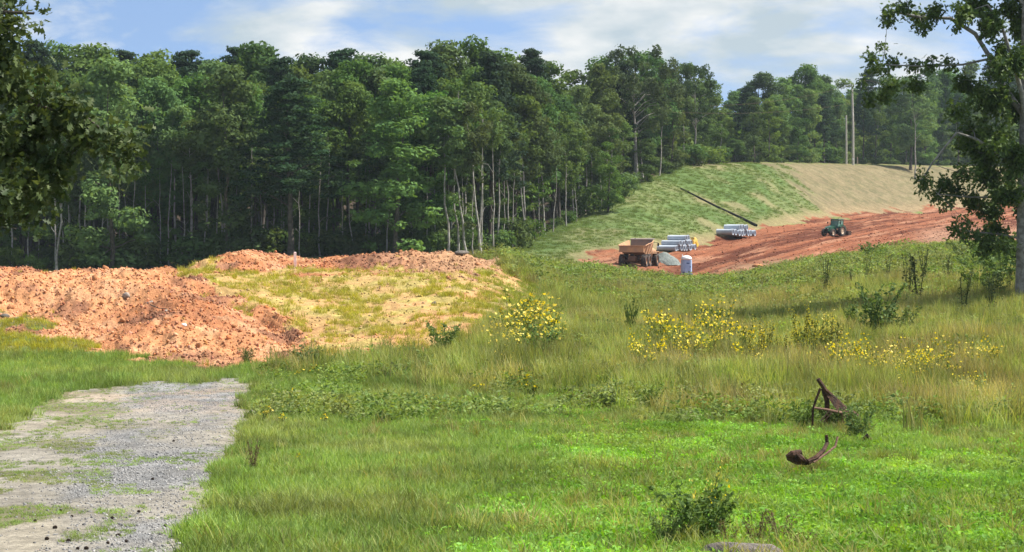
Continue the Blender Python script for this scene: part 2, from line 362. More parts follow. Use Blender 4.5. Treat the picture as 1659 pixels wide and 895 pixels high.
def region(px, d):
    """0 field, 1 driveway, 2 bare mound soil, 3 straw slope, 4 dirt road, 5 grass cut slope"""
    r = np.zeros(px.shape, int)
    jp, jl = jitter(px, d, 30, 1.4)
    r[inside(P_STRAW, jp, jl)] = 3
    r[inside(P_RIDGE, jp, jl)] = 2
    r[inside(P_M1, jp, jl)] = 2
    r[inside(P_DRIVE, jp, jl)] = 1
    r[inside(P_SLOPE, px, np.log(d))] = 5
    jp, jl = jitter(px, d, 16, 6)
    r[inside(P_ROAD, jp, jl)] = 4
    return r
RDX, RDY = 0.40, 0.917                                             # the way the dirt road runs
def soft_at(px, d, polys, sc_):
    """how far inside the polygons a point lies, 0 to 1"""
    res = 0
    for a, b_ in ((0, 1), (10, 1), (-10, 1), (0, 1.014), (0, .986), (7, .992), (-7, 1.008)):
        jp, jl = px + a * sc_, np.log(d * (1 + (b_ - 1) * sc_)); q = np.zeros(px.shape, bool)
        for p_ in polys: q |= inside(p_, jp, jl)
        res = res + q
    return res / 7
def detail(px, d, r):
    """height added to the smooth profiles"""
    x = (px - CX) / F * wide(d); y = d
    z = (fbm(x / 3.0, y / 3.0, 3, 1) - 0.5) * 0.16 * np.clip(d / 60, 0.25, 1.2)
    z += np.where(r == 0, (fbm(x / 0.7, y / 0.7, 3, 8) - 0.5) * 0.14, 0)
    mound_zone = (d > 55) & (d < 120)
    s2 = np.zeros(px.shape); s2[mound_zone] = soft_at(px[mound_zone], d[mound_zone], (P_M1, P_RIDGE), 1.0)
    s4 = np.zeros(px.shape); z4 = (d > 160) & (d < 620); s4[z4] = soft_at(px[z4], d[z4], (P_ROAD,), 1.2)
    cl = fbm(x / 0.55, y / 0.9, 4, 21, 0.6); big = fbm(x / 3.2, y / 2.8, 3, 31)
    z += s2 * ((np.abs(cl - 0.5) * -2 + 0.35) * 0.42 + (big - 0.5) * 1.25 - 0.30)
    z += (r == 3) * (fbm(x / 0.6, y / 0.8, 3, 41) - 0.5) * 0.22
    s = x * RDY - y * RDX; t = x * RDX + y * RDY
    rut = fbm(s / 1.1, t / 28, 3, 51) - 0.5
    z += s4 * (rut * 0.75 + (fbm(x / 1.3, y / 1.3, 3, 61) - 0.5) * 0.22)
    z += (r == 5) * ((fbm(s / 2.5, t / 10, 3, 71) - 0.5) * 0.2)
    return z
def ground_z(px, d):
    px = np.atleast_1d(np.asarray(px, float)); d = np.atleast_1d(np.asarray(d, float))
    return EYE - base_h(px, d) + detail(px, d, region(px, d))
def gpt(px, d, dz=0.0):
    return Vector(((px - CX) / F * d, d, float(ground_z(px, d)[0]) + dz))
def img(px, py, d): return Vector(((px - CX) / F * d, d, EYE - (py - HY) / F * d))
def on_ground(px, py, dmin=16.0, dz=0.0):
    d = hit(px, py, dmin); return gpt(px, d, dz), d

def mixc(a, b, t): return a + (b - a) * t[..., None]
A3 = lambda *c: np.array(c, float)
def ground_colour(px, d, r):
    x = (px - CX) / F * wide(d); y = d
    n_b = fbm(x / 6, y / 6, 4, 101); n_m = fbm(x / 1.1, y / 1.1, 4, 111); n_f = fbm(x / 0.25, y / 0.35, 3, 121)
    col = np.zeros(px.shape + (3,))
    # field: earth and thatch under the grass
    c = mixc(np.broadcast_to(A3(0.10, 0.13, 0.04), col.shape), A3(0.16, 0.15, 0.07), smooth(0.45, 0.62, n_m))
    far = smooth(85, 130, d)
    c = mixc(c, mixc(np.broadcast_to(A3(0.13, 0.155, 0.05), col.shape), A3(0.20, 0.17, 0.085), smooth(0.42, 0.62, n_m)), far)
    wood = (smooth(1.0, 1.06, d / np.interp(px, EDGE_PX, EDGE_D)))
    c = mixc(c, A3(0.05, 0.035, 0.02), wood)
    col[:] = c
    k = r == 1
    g = mixc(np.broadcast_to(A3(0.235, 0.235, 0.235), col.shape), A3(0.165, 0.168, 0.172), smooth(0.35, 0.65, n_f))
    g = mixc(g, A3(0.33, 0.295, 0.235), smooth(0.40, 0.66, fbm(x / 1.3, y / 3.2, 4, 131)) * 0.6)
    py_ = HY + base_h(px.ravel(), d.ravel()).reshape(px.shape) * F / d
    lane = smooth(150, 60, np.abs(px - np.interp(py_, [615, 700, 800, 900], [330, 260, 215, 170])) + (n_m - .5) * 160)
    g = mixc(g, A3(0.30, 0.265, 0.20), (1 - lane) * 0.55)
    g = mixc(g, A3(0.33, 0.255, 0.195), smooth(38, 55, d) * smooth(0.42, 0.6, n_m) * 0.7)
    g = mixc(g, A3(0.12, 0.12, 0.05), smooth(0.53, 0.60, fbm(x / 1.2 + 9, y / 3.0, 3, 141)) * smooth(330, 40, px) * 0.7)
    col[k] = g[k]
    k = r == 2
    s = mixc(np.broadcast_to(A3(0.46, 0.225, 0.11), col.shape), A3(0.36, 0.155, 0.074), smooth(0.40, 0.62, n_b))
    s = mixc(s, A3(0.52, 0.29, 0.16), smooth(0.52, 0.68, n_m) * 0.8)
    s = mixc(s, A3(0.20, 0.095, 0.06), smooth(0.58, 0.72, fbm(x / 2.0, y / 2.0, 3, 151)) * 0.8)
    s = mixc(s, A3(0.31, 0.20, 0.12), smooth(560, 740, px) * 0.7)
    col[k] = s[k]
    k = r == 3
    s = mixc(np.broadcast_to(A3(0.44, 0.245, 0.115), col.shape), A3(0.40, 0.265, 0.11), smooth(0.40, 0.58, n_b))
    s = mixc(s, A3(0.32, 0.28, 0.085), smooth(0.50, 0.64, n_m) * 0.7)
    s = mixc(s, c, smooth(750, 920, px + (n_m - .5) * 260) * 0.85)
    col[k] = s[k]
    k = r == 4
    ss = x * RDY - y * RDX; tt = x * RDX + y * RDY
    st = fbm(ss / 1.1, tt / 28, 3, 51)
    s = mixc(np.broadcast_to(A3(0.095, 0.030, 0.016), col.shape), A3(0.22, 0.083, 0.043), smooth(0.38, 0.62, st))
    s = mixc(s, A3(0.30, 0.15, 0.09), smooth(0.60, 0.74, fbm(ss / 0.8 + 30, tt / 14, 3, 161)) * 0.8)
    s = mixc(s, A3(0.23, 0.18, 0.115), smooth(232, 200, d) * smooth(1130, 1240, px) * (0.35 + 0.65 * smooth(0.4, 0.6, n_m)))
    s = mixc(s, A3(0.28, 0.165, 0.11), smooth(1460, 1520, px) * smooth(320, 240, d) * 0.8)
    s = mixc(s, A3(0.27, 0.15, 0.09), smooth(1120, 1060, px) * 0.5 * smooth(0.4, 0.6, n_m))
    col[k] = s[k]
    k = r == 5
    s = mixc(np.broadcast_to(A3(0.082, 0.128, 0.038), col.shape), A3(0.12, 0.15, 0.055), smooth(0.40, 0.62, fbm(ss / 6, tt / 12, 4, 171)))
    s = mixc(s, A3(0.20, 0.17, 0.09), smooth(0.46, 0.74, fbm(ss / 5 + 7, tt / 9, 4, 181)) * 0.7)
    tan = smooth(-60, 50, px - np.interp(np.log(d), np.log([290, 352, 372, 420, 500]), [1420, 1352, 1232, 1225, 1225]) + (n_b - 0.5) * 190 + (n_m - .5) * 70)
    s = mixc(s, mixc(np.broadcast_to(A3(0.18, 0.148, 0.085), col.shape), A3(0.135, 0.12, 0.064), smooth(0.42, 0.6, n_m)), tan)
    bs = np.interp(px, [870, 950, 1030, 1100, 1180, 1240, 1350, 1560], [216, 230, 240, 252, 276, 301, 353, 426])
    s = mixc(s, A3(0.27, 0.19, 0.11), smooth(1.05, 1.0, d / bs) * 0.6)
    s = mixc(s, A3(0.07, 0.115, 0.035), smooth(1000, 880, px) * 0.6)
    col[k] = s[k]
    return np.clip(col, 0.01, 0.8)
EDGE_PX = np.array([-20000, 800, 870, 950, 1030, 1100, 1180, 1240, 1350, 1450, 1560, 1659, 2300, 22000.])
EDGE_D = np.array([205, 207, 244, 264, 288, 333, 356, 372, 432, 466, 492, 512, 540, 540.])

def make_ground():
    gx = np.concatenate([np.linspace(-6000, -1000, 20)[:-1], np.arange(-1000, -100, 22), np.arange(-100, 1760, 3.0), np.arange(1760, 2500, 22), np.linspace(2500, 7700, 20)])
    gd = np.concatenate([np.linspace(-40, 15, 14)[:-1], np.geomspace(15, 60, 130)[:-1], np.linspace(60, 104, 230)[:-1], np.geomspace(104, 196, 70)[:-1],
                         np.geomspace(196, 450, 230)[:-1], np.geomspace(450, 560, 40)[:-1], np.geomspace(560, 2500, 24)])
    PX, D = np.meshgrid(gx, gd, indexing='ij'); De = np.maximum(D, 0.5)
    R = region(PX, De); R[D < 10] = np.where(R[D < 10] == 1, 1, 0)
    Z = EYE - base_h(PX.ravel(), De.ravel()).reshape(PX.shape) + detail(PX, De, R)
    X = (PX - CX) / F * wide(D)
    V = np.stack([X, D, Z], -1).reshape(-1, 3); col = ground_colour(PX, De, R).reshape(-1, 3)
    nx, nd = PX.shape
    i, j = np.meshgrid(np.arange(nx - 1), np.arange(nd - 1), indexing='ij')
    q = np.stack([i * nd + j, (i + 1) * nd + j, (i + 1) * nd + j + 1, i * nd + j + 1], -1).reshape(-1, 4)
    fr = R[:-1, :-1].ravel()
    res = {}
    for k, nm in ((0, 'ground'), (1, 'gravel_driveway'), (2, 'soil_mound'), (3, 'straw_bank'), (4, 'dirt_road'), (5, 'grass_slope')):
        f = q[fr == k]
        if k == 3 : pass
        used, inv = np.unique(f, return_inverse=True)
        me = mesh_np(nm, V[used], [inv.reshape(-1, 4)], col[used], M['ground'], True)
        res[k] = tag(ob(nm, me), kind='structure')
    return res
G = make_ground()

# thin summer haze: one closed box of air round the whole place
hz_m = bpy.data.materials.new('haze_air'); hz_m.use_nodes = True; hn = hz_m.node_tree.nodes; hn.clear()
ho = hn.new('ShaderNodeOutputMaterial'); hv = hn.new('ShaderNodeVolumePrincipled'); hv.inputs['Color'].default_value = (0.72, 0.88, 1.0, 1); hv.inputs['Density'].default_value = 0.0001; hv.inputs['Anisotropy'].default_value = 0.0
hz_m.node_tree.links.new(hv.outputs[0], ho.inputs['Volume'])
hm = MB(); hm.box((0, 1270, 27), (11600, 2660, 74)); hz = hm.build('haze', hz_m); tag(hz, 'thin bluish summer haze filling the air', 'haze', kind='stuff')

# ------------------------------------------------------------------ leaf, blade and rock builders
def unit(v): return v / (np.linalg.norm(v, axis=-1, keepdims=True) + 1e-9)
def leaf_quads(P, Nrm, size, rg, aspect=0.55):
    """one rhombus per point, lying across the given normals"""
    n = len(P); a = unit(np.cross(Nrm, rg.normal(size=(n, 3)))); b = np.cross(unit(Nrm), a)
    s = np.broadcast_to(np.asarray(size, float), (n,))[:, None]
    V = np.stack([P - a * s, P + b * s * aspect - a * s * 0.1, P + a * s, P - b * s * aspect - a * s * 0.1], 1)
    return V.reshape(-1, 3), np.arange(4 * n).reshape(-1, 4)
def blades(n, rad, h, wd, rg, lean=0.5, segs=3):
    az = rg.uniform(0, 2 * np.pi, n); r = rad * np.sqrt(rg.uniform(0, 1, n)); ba = rg.uniform(0, 2 * np.pi, n)
    base = np.stack([r * np.cos(ba), r * np.sin(ba), np.full(n, -0.03)], -1)
    H = h * rg.uniform(0.5, 1.1, n); ln = lean * rg.uniform(0.15, 1.2, n)
    dirv = np.stack([np.cos(az), np.sin(az), np.zeros(n)], -1); side = np.stack([-np.sin(az), np.cos(az), np.zeros(n)], -1)
    tw = rg.uniform(0, np.pi, n)[:, None]; side = side * np.cos(tw) + dirv * np.sin(tw)
    Vs = []
    for k in range(segs + 1):
        t = k / segs
        c = base + dirv * (ln * H * t * t)[:, None] + np.array([0, 0, 1]) * (H * (t - 0.25 * ln * t * t))[:, None]
        ww = wd * (1 - t) ** 0.6 * 0.5 + 0.0006
        Vs += [c - side * ww, c + side * ww]
    V = np.stack(Vs, 1); m = 2 * (segs + 1)
    f = np.array([[2 * k, 2 * k + 1, 2 * k + 3, 2 * k + 2] for k in range(segs)])
    Fq = (np.arange(n)[:, None, None] * m + f[None]).reshape(-1, 4)
    return V.reshape(-1, 3), Fq, np.repeat(np.linspace(0, 1, segs + 1), 2)[None].repeat(n, 0).ravel(), np.repeat(rg.uniform(0, 1, n), m)
def ico(sub=1):
    import bmesh
    bm = bmesh.new(); bmesh.ops.create_icosphere(bm, subdivisions=sub, radius=1)
    V = np.array([v.co[:] for v in bm.verts]); Fc = np.array([[v.index for v in f.verts] for f in bm.faces]); bm.free(); return V, Fc
ICO1, ICO1F = ico(1); ICO2, ICO2F = ico(2)
def rock_mesh(name, rg, mat, sub=1, rough=0.3, flat=0.75, col=None):
    V, Fc = (ICO1, ICO1F) if sub == 1 else (ICO2, ICO2F)
    q = V * (1 + rg.uniform(-rough, rough, (len(V), 1)))
    for _ in range(3):                                             # knock flat facets into it
        nrm = unit(rg.normal(size=3)); dd = q @ nrm; lim = rg.uniform(0.55, 0.8); q = q - np.maximum(dd - lim, 0)[:, None] * nrm
    q = q * np.array([rg.uniform(0.8, 1.25), rg.uniform(0.8, 1.2), flat])
    return mesh_np(name, q, [Fc], np.broadcast_to(col, q.shape) if col is not None else None, mat)
def scatter(name, P, rot, scl, idx, tint, meshes, label, cat):
    coll = bpy.data.collections.new(name + '_kinds')
    for i, me in enumerate(meshes):
        o = bpy.data.objects.new('%s_kind_%02d' % (name, i), me); coll.objects.link(o)
    me = bpy.data.meshes.new(name); n = len(P)
    me.vertices.add(n); me.vertices.foreach_set('co', np.asarray(P, np.float32).ravel())
    for nm, ty, arr, key in (('rot', 'FLOAT_VECTOR', rot, 'vector'), ('scl', 'FLOAT_VECTOR', scl, 'vector'), ('idx', 'INT', idx, 'value'), ('tint', 'FLOAT_VECTOR', tint, 'vector')):
        at = me.attributes.new(nm, ty, 'POINT'); at.data.foreach_set(key, np.asarray(arr, np.int32 if ty == 'INT' else np.float32).ravel())
    o = tag(ob(name, me), label, cat, kind='stuff')
    ng = bpy.data.node_groups.new(name, 'GeometryNodeTree')
    ng.interface.new_socket('Geometry', in_out='INPUT', socket_type='NodeSocketGeometry'); ng.interface.new_socket('Geometry', in_out='OUTPUT', socket_type='NodeSocketGeometry')
    gi = ng.nodes.new('NodeGroupInput'); go = ng.nodes.new('NodeGroupOutput'); ip = ng.nodes.new('GeometryNodeInstanceOnPoints'); ci = ng.nodes.new('GeometryNodeCollectionInfo')
    ci.inputs['Collection'].default_value = coll; ci.inputs['Separate Children'].default_value = True; ci.inputs['Reset Children'].default_value = True
    ip.inputs['Pick Instance'].default_value = True
    for nm, ty, sock in (('rot', 'FLOAT_VECTOR', 'Rotation'), ('scl', 'FLOAT_VECTOR', 'Scale'), ('idx', 'INT', 'Instance Index')):
        na = ng.nodes.new('GeometryNodeInputNamedAttribute'); na.data_type = ty; na.inputs['Name'].default_value = nm
        ng.links.new(na.outputs['Attribute'], ip.inputs[sock])
    ng.links.new(gi.outputs[0], ip.inputs['Points']); ng.links.new(ci.outputs[0], ip.inputs['Instance']); ng.links.new(ip.outputs[0], go.inputs[0])
    o.modifiers.new('scatter', 'NODES').node_group = ng
    return o

# ------------------------------------------------------------------ trees of the wood
def crown_mesh(name, blobs, per_area, size, rg, c1, c2, flat=0.75, mat='leaf', fill=0.35):
    Ps, Ns, Cs, Ss = [], [], [], []
    for c, r in blobs:
        n = max(8, int(per_area * 4 * np.pi * r * r))
        dv = unit(rg.normal(size=(n, 3))); rr = r * (1 - fill * rg.uniform(0, 1, n) ** 1.5)[:, None]
        wob = 1 + 0.28 * np.sin(dv @ rg.normal(size=3) * 4 + rg.uniform(0, 6))[:, None]
        p = np.asarray(c) + dv * rr * wob * np.array([1, 1, flat])
        Ps.append(p); Ns.append(unit(dv * 0.9 + rg.normal(size=(n, 3)) * 0.6 + np.array([0, 0, 0.35])))
        t = np.clip(rg.uniform(0, 1) * 0.55 + rg.uniform(0, 1, n) * 0.45, 0, 1)
        Cs.append(np.asarray(c1) * (1 - t[:, None]) + np.asarray(c2) * t[:, None]); Ss.append(size * rg.uniform(0.6, 1.25, n))
    P = np.concatenate(Ps); V, Fq = leaf_quads(P, np.concatenate(Ns), np.concatenate(Ss), rg)
    return mesh_np(name, V, [Fq], np.repeat(np.concatenate(Cs), 4, 0), M[mat])
def trunk_mesh(name, h, r, rg, limbs, mat, bend=0.5, forks=0):
    """tapered bent trunk with limbs reaching to the given points"""
    Vs, Fs, b = [], [], 0
    zs = np.linspace(-0.4, h, 9); wob = np.cumsum(rg.normal(size=(9, 2)) * bend * h / 80, 0); wob -= wob[0]
    path = np.column_stack([wob, zs]); rad = r * (1 - 0.85 * np.linspace(0, 1, 9) ** 1.1); rad[0] *= 1.35
    V, Fq, _ = tube_np(path, rad, 7); Vs.append(V); Fs.append(Fq); b += len(V)
    for tip in limbs:
        tip = np.asarray(tip, float); z0 = min(tip[2] - 0.25 * np.hypot(tip[0], tip[1]) - 0.8, h * 0.95); z0 = max(z0, h * 0.12)
        st = np.array([np.interp(z0, zs, path[:, 0]), np.interp(z0, zs, path[:, 1]), z0])
        mid = st * 0.5 + tip * 0.5 + np.array([0, 0, 0.10 * np.linalg.norm(tip - st)]) + rg.normal(size=3) * 0.15
        r0 = np.interp(z0, zs, rad) * rg.uniform(0.35, 0.6)
        V, Fq, _ = tube_np(np.array([st, (st + mid) / 2, mid, (mid + tip) / 2, tip]), [r0, r0 * .8, r0 * .6, r0 * .4, r0 * .2], 5)
        Vs.append(V); Fs.append(Fq + b); b += len(V)
    return mesh_np(name, np.concatenate(Vs), [np.concatenate(Fs)], None, M[mat], True)
GA, GB = (0.05, 0.112, 0.034), (0.115, 0.20, 0.054)
def make_variant(kind, seed):
    rg = np.random.default_rng(seed); H = 20.0; blobs = []
    if kind == 'broad':
        lo, rad, nb = rg.uniform(0.22, 0.36), rg.uniform(3.4, 4.4), 62
        for _ in range(nb):
            t = rg.uniform(0, 1); z = H * (lo + (0.96 - lo) * t); env = rad * np.sin(np.pi * (0.16 + 0.80 * t)) ** 0.75
            a = rg.uniform(0, 2 * np.pi); q = env * np.sqrt(rg.uniform(0.05, 1)); blobs.append(((q * np.cos(a), q * np.sin(a), z), rg.uniform(0.75, 1.55)))
        return dict(name='broadleaf_tree', crown=crown_mesh('crown', blobs, 12, 0.225, rg, GA, GB), trunk=trunk_mesh('trunk', H * .86, 0.26, rg, [b[0] for b in blobs[:16]], 'bark'))
    if kind == 'slender':
        lo = rg.uniform(0.48, 0.62)
        for _ in range(34):
            t = rg.uniform(0, 1); z = H * (lo + (0.97 - lo) * t); env = 2.7 * np.sin(np.pi * (0.15 + 0.8 * t))
            a = rg.uniform(0, 2 * np.pi); q = env * np.sqrt(rg.uniform(0, 1)); blobs.append(((q * np.cos(a), q * np.sin(a), z), rg.uniform(0.6, 1.2)))
        for _ in range(5):
            a = rg.uniform(0, 6.28); blobs.append(((1.2 * np.cos(a), 1.2 * np.sin(a), H * rg.uniform(0.2, 0.5)), rg.uniform(0.35, 0.7)))
        return dict(name='slender_tree', crown=crown_mesh('crown', blobs, 11, 0.21, rg, (0.062, 0.112, 0.038), (0.12, 0.185, 0.056)), trunk=trunk_mesh('trunk', H * .9, 0.15, rg, [b[0] for b in blobs[:8]], 'palebark', 0.7))
    if kind == 'pine':
        lo = rg.uniform(0.30, 0.45); lim = []
        for k in range(15):
            t = k / 14; z = H * (lo + (0.97 - lo) * t); R = 3.3 * (1 - t) ** 0.7 + 0.5
            for a in np.arange(4) * 1.57 + rg.uniform(0, 6):
                lim.append((R * np.cos(a), R * np.sin(a), z + 0.3))
                for f in (0.35, 0.7, 1.0): blobs.append(((R * f * np.cos(a) + rg.normal() * .2, R * f * np.sin(a) + rg.normal() * .2, z + 0.3 * f + rg.normal() * .2), rg.uniform(0.45, 0.85)))
        return dict(name='pine_tree', crown=crown_mesh('crown', blobs, 12, 0.19, rg, (0.022, 0.052, 0.030), (0.045, 0.085, 0.044), 0.45), trunk=trunk_mesh('trunk', H * .97, 0.24, rg, lim[::3], 'bark', 0.25))
    if kind == 'edge':
        for _ in range(52):
            t = rg.uniform(0, 1); z = H * (0.03 + 0.93 * t); env = 3.3 * np.sin(np.pi * (0.30 + 0.66 * t)) ** 0.8
            a = rg.uniform(0, 2 * np.pi); q = env * np.sqrt(rg.uniform(0.05, 1)); blobs.append(((q * np.cos(a), q * np.sin(a), z), rg.uniform(0.6, 1.5)))
        return dict(name='broadleaf_tree', crown=crown_mesh('crown', blobs, 11.5, 0.225, rg, (0.06, 0.122, 0.034), (0.14, 0.225, 0.054)), trunk=trunk_mesh('trunk', H * .85, 0.2, rg, [b[0] for b in blobs[:12]], 'bark', 0.8))
    if kind == 'stem':                                             # thin bare stem, a tuft of leaves at the top
        for _ in range(9):
            a = rg.uniform(0, 6.28); q = rg.uniform(0, 1.3); blobs.append(((q * np.cos(a), q * np.sin(a), H * rg.uniform(0.8, 1.0)), rg.uniform(0.4, 0.9)))
        return dict(name='slender_tree', crown=crown_mesh('crown', blobs, 10, 0.2, rg, GA, GB), trunk=trunk_mesh('trunk', H * .95, 0.11, rg, [b[0] for b in blobs[:4]] + [(rg.normal() * .9, rg.normal() * .9, H * rg.uniform(.3, .7)) for _ in range(3)], 'palebark', 0.4))
    if kind == 'spreading':                                        # big open crown, sky gaps, pale limbs
        for _ in range(60):
            t = rg.uniform(0, 1); z = H * (0.42 + 0.54 * t); env = 7.0 * np.sin(np.pi * (0.22 + 0.62 * t)) ** 0.6
            a = rg.uniform(0, 2 * np.pi); q = env * np.sqrt(rg.uniform(0.1, 1)); blobs.append(((q * np.cos(a), q * np.sin(a), z), rg.uniform(0.6, 1.35)))
        return dict(name='broadleaf_tree', crown=crown_mesh('crown', blobs, 11.5, 0.225, rg, (0.035, 0.068, 0.03), (0.07, 0.115, 0.042)), trunk=trunk_mesh('trunk', H * .8, 0.34, rg, [b[0] for b in blobs[:30]], 'greybark', 0.6))
    if kind == 'bare':                                             # half dead, forked pale limbs
        lim = [(rg.normal() * 2.2, rg.normal() * 2.0, H * rg.uniform(0.5, 0.95)) for _ in range(9)]
        for q in lim[:6]: blobs.append((q, rg.uniform(0.5, 0.9)))
        return dict(name='bare_tree', crown=crown_mesh('crown', blobs, 6, 0.28, rg, GA, GB), trunk=trunk_mesh('trunk', H * .7, 0.3, rg, lim, 'palebark', 1.2))
    if kind == 'bush':
        for _ in range(16):
            a = rg.uniform(0, 6.28); q = 1.3 * np.sqrt(rg.uniform(0, 1)); blobs.append(((q * np.cos(a), q * np.sin(a), rg.uniform(0.3, 2.0)), rg.uniform(0.4, 0.75)))
        return dict(name='forest_shrub', crown=crown_mesh('crown', blobs, 12, 0.17, rg, (0.055, 0.105, 0.03), (0.12, 0.19, 0.05)), trunk=trunk_mesh('trunk', 1.7, 0.05, rg, [b[0] for b in blobs[:8]], 'bark', 0.8))
VAR = {'stem': [make_variant('stem', 800 + i) for i in range(4)], 'broad': [make_variant('broad', 100 + i) for i in range(5)], 'slender': [make_variant('slender', 200 + i) for i in range(4)], 'pine': [make_variant('pine', 300 + i) for i in range(3)],
       'edge': [make_variant('edge', 400 + i) for i in range(4)], 'spreading': [make_variant('spreading', 500 + i) for i in range(2)], 'bare': [make_variant('bare', 600)], 'bush': [make_variant('bush', 700 + i) for i in range(3)]}
SKY_PX = [-400, 0, 60, 150, 200, 270, 300, 350, 430, 470, 560, 650, 700, 780, 830, 880, 930, 955, 1000, 1060, 1100, 1150, 1172, 1195, 1215, 1260, 1300, 1350, 1420, 1500, 1560, 1700, 2300]
SKY_PY = [75, 75, 68, 75, 72, 70, 85, 80, 64, 86, 86, 78, 75, 62, 70, 90, 100, 80, 72, 80, 95, 115, 150, 148, 125, 116, 104, 112, 116, 106, 100, 95, 95]
def plant_tree(kind, px, d, top, label, group=None, v=None, wx=1.0, lean=0.0):
    vs = VAR[kind]; v = vs[random.randrange(len(vs)) if v is None else v % len(vs)]
    p = gpt(px, d); h = EYE - (top - HY) / F * d - p.z
    s = h / (2.4 if kind == 'bush' else 20.0)
    sx = (0.55 * s + 0.45) * wx if kind != 'bush' else s * wx
    e = empty(v['name'], p, random.uniform(0, 6.28), (sx, sx, s), label, 'shrub' if kind == 'bush' else 'tree', group)
    e.rotation_euler = (random.gauss(0, 0.015), lean, e.rotation_euler[2]) if lean == 0 else (0, lean, 0)
    ob('trunk', v['trunk'], e); cr = ob('crown', v['crown'], e); cr['kind'] = 'stuff'
    return e
def edge(px): return float(np.interp(px, EDGE_PX, EDGE_D))
def skyl(px): return float(np.interp(px, SKY_PX, SKY_PY))
REG = []
def wood(px, d, top, kind, rank='', **k):
    right = px > 1190
    REG.append((plant_tree(kind, px, d, top, 'tree', ('%s trees of the far wood' if right else '%s trees of the background wood') % kind if kind != 'bush' else ('bushes on the slope crest' if right else 'shrubs at the foot of the wood'), **k), px, kind, rank))
px = -230.0
while px < 1980:                                                    # leafy screen deep in the wood
    wood(px, edge(px) + random.uniform(50, 62), skyl(px) + random.uniform(25, 60), 'edge', 'deep', wx=1.7); px += random.uniform(40, 56)
px = -230.0
while px < 1980:                                                    # back row sets the skyline
    k = random.choice(['broad', 'broad', 'broad', 'pine', 'edge'])
    wood(px, edge(px) + random.uniform(26, 44), skyl(px) + random.uniform(-4, 14), k, 'back', wx=1.25)
    px += random.uniform(34, 52) * (1 if px < 1150 else 0.8) * (1 if px < 1700 else 1.5)
px = -220.0
while px < 1960:                                                    # middle row
    k = random.choice(['broad', 'broad', 'edge', 'pine', 'slender'])
    wood(px, edge(px) + random.uniform(11, 20), skyl(px) + random.uniform(14, 60) * (0.7 if px > 1150 else 1), k, 'middle')
    px += random.uniform(26, 42) * (1 if px < 1700 else 1.6)
px = -220.0
while px < 1960:                                                    # front row, shorter and mixed
    k = random.choice(['slender', 'edge', 'slender', 'broad', 'slender', 'slender'])
    if px > 1190: k = random.choice(['edge', 'broad', 'edge', 'pine'])
    if 690 < px < 1000: k = random.choice(['slender', 'slender', 'broad'])
    wood(px, edge(px) + random.uniform(1.5, 8), skyl(px) + random.uniform(45, 140) * (0.6 if px > 1150 else 1), k, 'front')
    px += random.uniform(17, 32) * (1 if px < 1700 else 1.8)
px = 20.0
while px < 1010:                                                    # thin stems standing along the edge
    wood(px, edge(px) + random.uniform(-1, 3), skyl(px) + random.uniform(110, 200), 'stem', 'front'); px += random.uniform(10, 30)
px = -120.0
while px < 1190:
    wood(px, edge(px) + random.uniform(-2, 9), HY + (EYE - gpt(px, edge(px)).z - random.uniform(1.4, 4.2)) * F / edge(px), 'bush', wx=random.uniform(0.8, 1.4)); px += random.uniform(8, 17)
px = 1020.0
while px < 1700:
    wood(px, edge(px) + random.uniform(30, 46), HY - (gpt(px, edge(px) + 38).z - EYE + random.uniform(7, 10)) * F / (edge(px) + 38), 'bush', 'deep', wx=1.0); px += random.uniform(14, 20)
px = 1195.0
while px < 1900:                                                    # undergrowth of the far wood
    wood(px, edge(px) + random.uniform(8, 22), HY - (gpt(px, edge(px) + 14).z - EYE + random.uniform(2.5, 5.5)) * F / (edge(px) + 14), 'bush', 'under', wx=1.3); px += random.uniform(8, 14)
for px in (1255, 1262, 1290, 1318, 1350, 1358, 1395, 1420, 1448, 1470, 1505, 1530):
    wood(px, edge(px) + random.uniform(1, 3), HY - (gpt(px, edge(px)).z - EYE + random.uniform(0.6, 1.7)) * F / edge(px), 'bush', wx=1.6)
ORD = ['', 'second', 'third', 'fourth', 'fifth', 'sixth', 'seventh', 'eighth', 'ninth', 'tenth', 'eleventh', 'twelfth', 'thirteenth', 'fourteenth', 'fifteenth', 'sixteenth', 'seventeenth', 'eighteenth', 'nineteenth', 'twentieth'] + ['twenty-' + q for q in ('first', 'second', 'third', 'fourth', 'fifth', 'sixth', 'seventh', 'eighth', 'ninth')] + ['thirtieth'] + ['thirty-' + q for q in ('first', 'second', 'third', 'fourth', 'fifth', 'sixth', 'seventh', 'eighth', 'ninth')]
def ordinal(i): return 'leftmost' if i == 0 else (ORD[i] if i < len(ORD) else 'far right')
def number_labels(items, what, tail):
    """items: (object, px); from left to right"""
    items = sorted(items, key=lambda q: q[1])
    for i, (o, _) in enumerate(items):
        o['label'] = (what + ' ' + tail) if len(items) == 1 else ('leftmost %s %s' % (what, tail) if i == 0 else '%s %s from left %s' % (ordinal(i), what, tail))
WHAT = {'stem': 'thin bare pale stem', 'broad': 'broadleaf tree', 'slender': 'slender pale-stemmed tree', 'pine': 'dark pine', 'edge': 'full leafy tree', 'bush': 'low shrub'}
ZONES = [(0, 'past the left edge'), (250, 'behind left soil mound'), (480, 'behind stake end of ridge'), (700, 'behind ridge middle'), (860, 'behind slab end of ridge'), (1030, 'beside the green slope'), (1190, 'above the green slope'), (1290, 'left above tan slope'), (1370, 'just left of the poles'), (1460, 'just right of the poles'), (1560, 'right above tan slope'), (9999, 'behind the right oak')]
RANK = {'deep': 'deep in wood', 'back': 'on skyline', 'middle': 'in middle rank', 'front': 'in front rank', '': 'at ground level', 'under': 'under the trees'}
bins = {}
for o, px, kind, rank in REG:
    zn = next(z for lim, z in ZONES if px <= lim); bins.setdefault((kind, rank, zn), []).append((o, px))
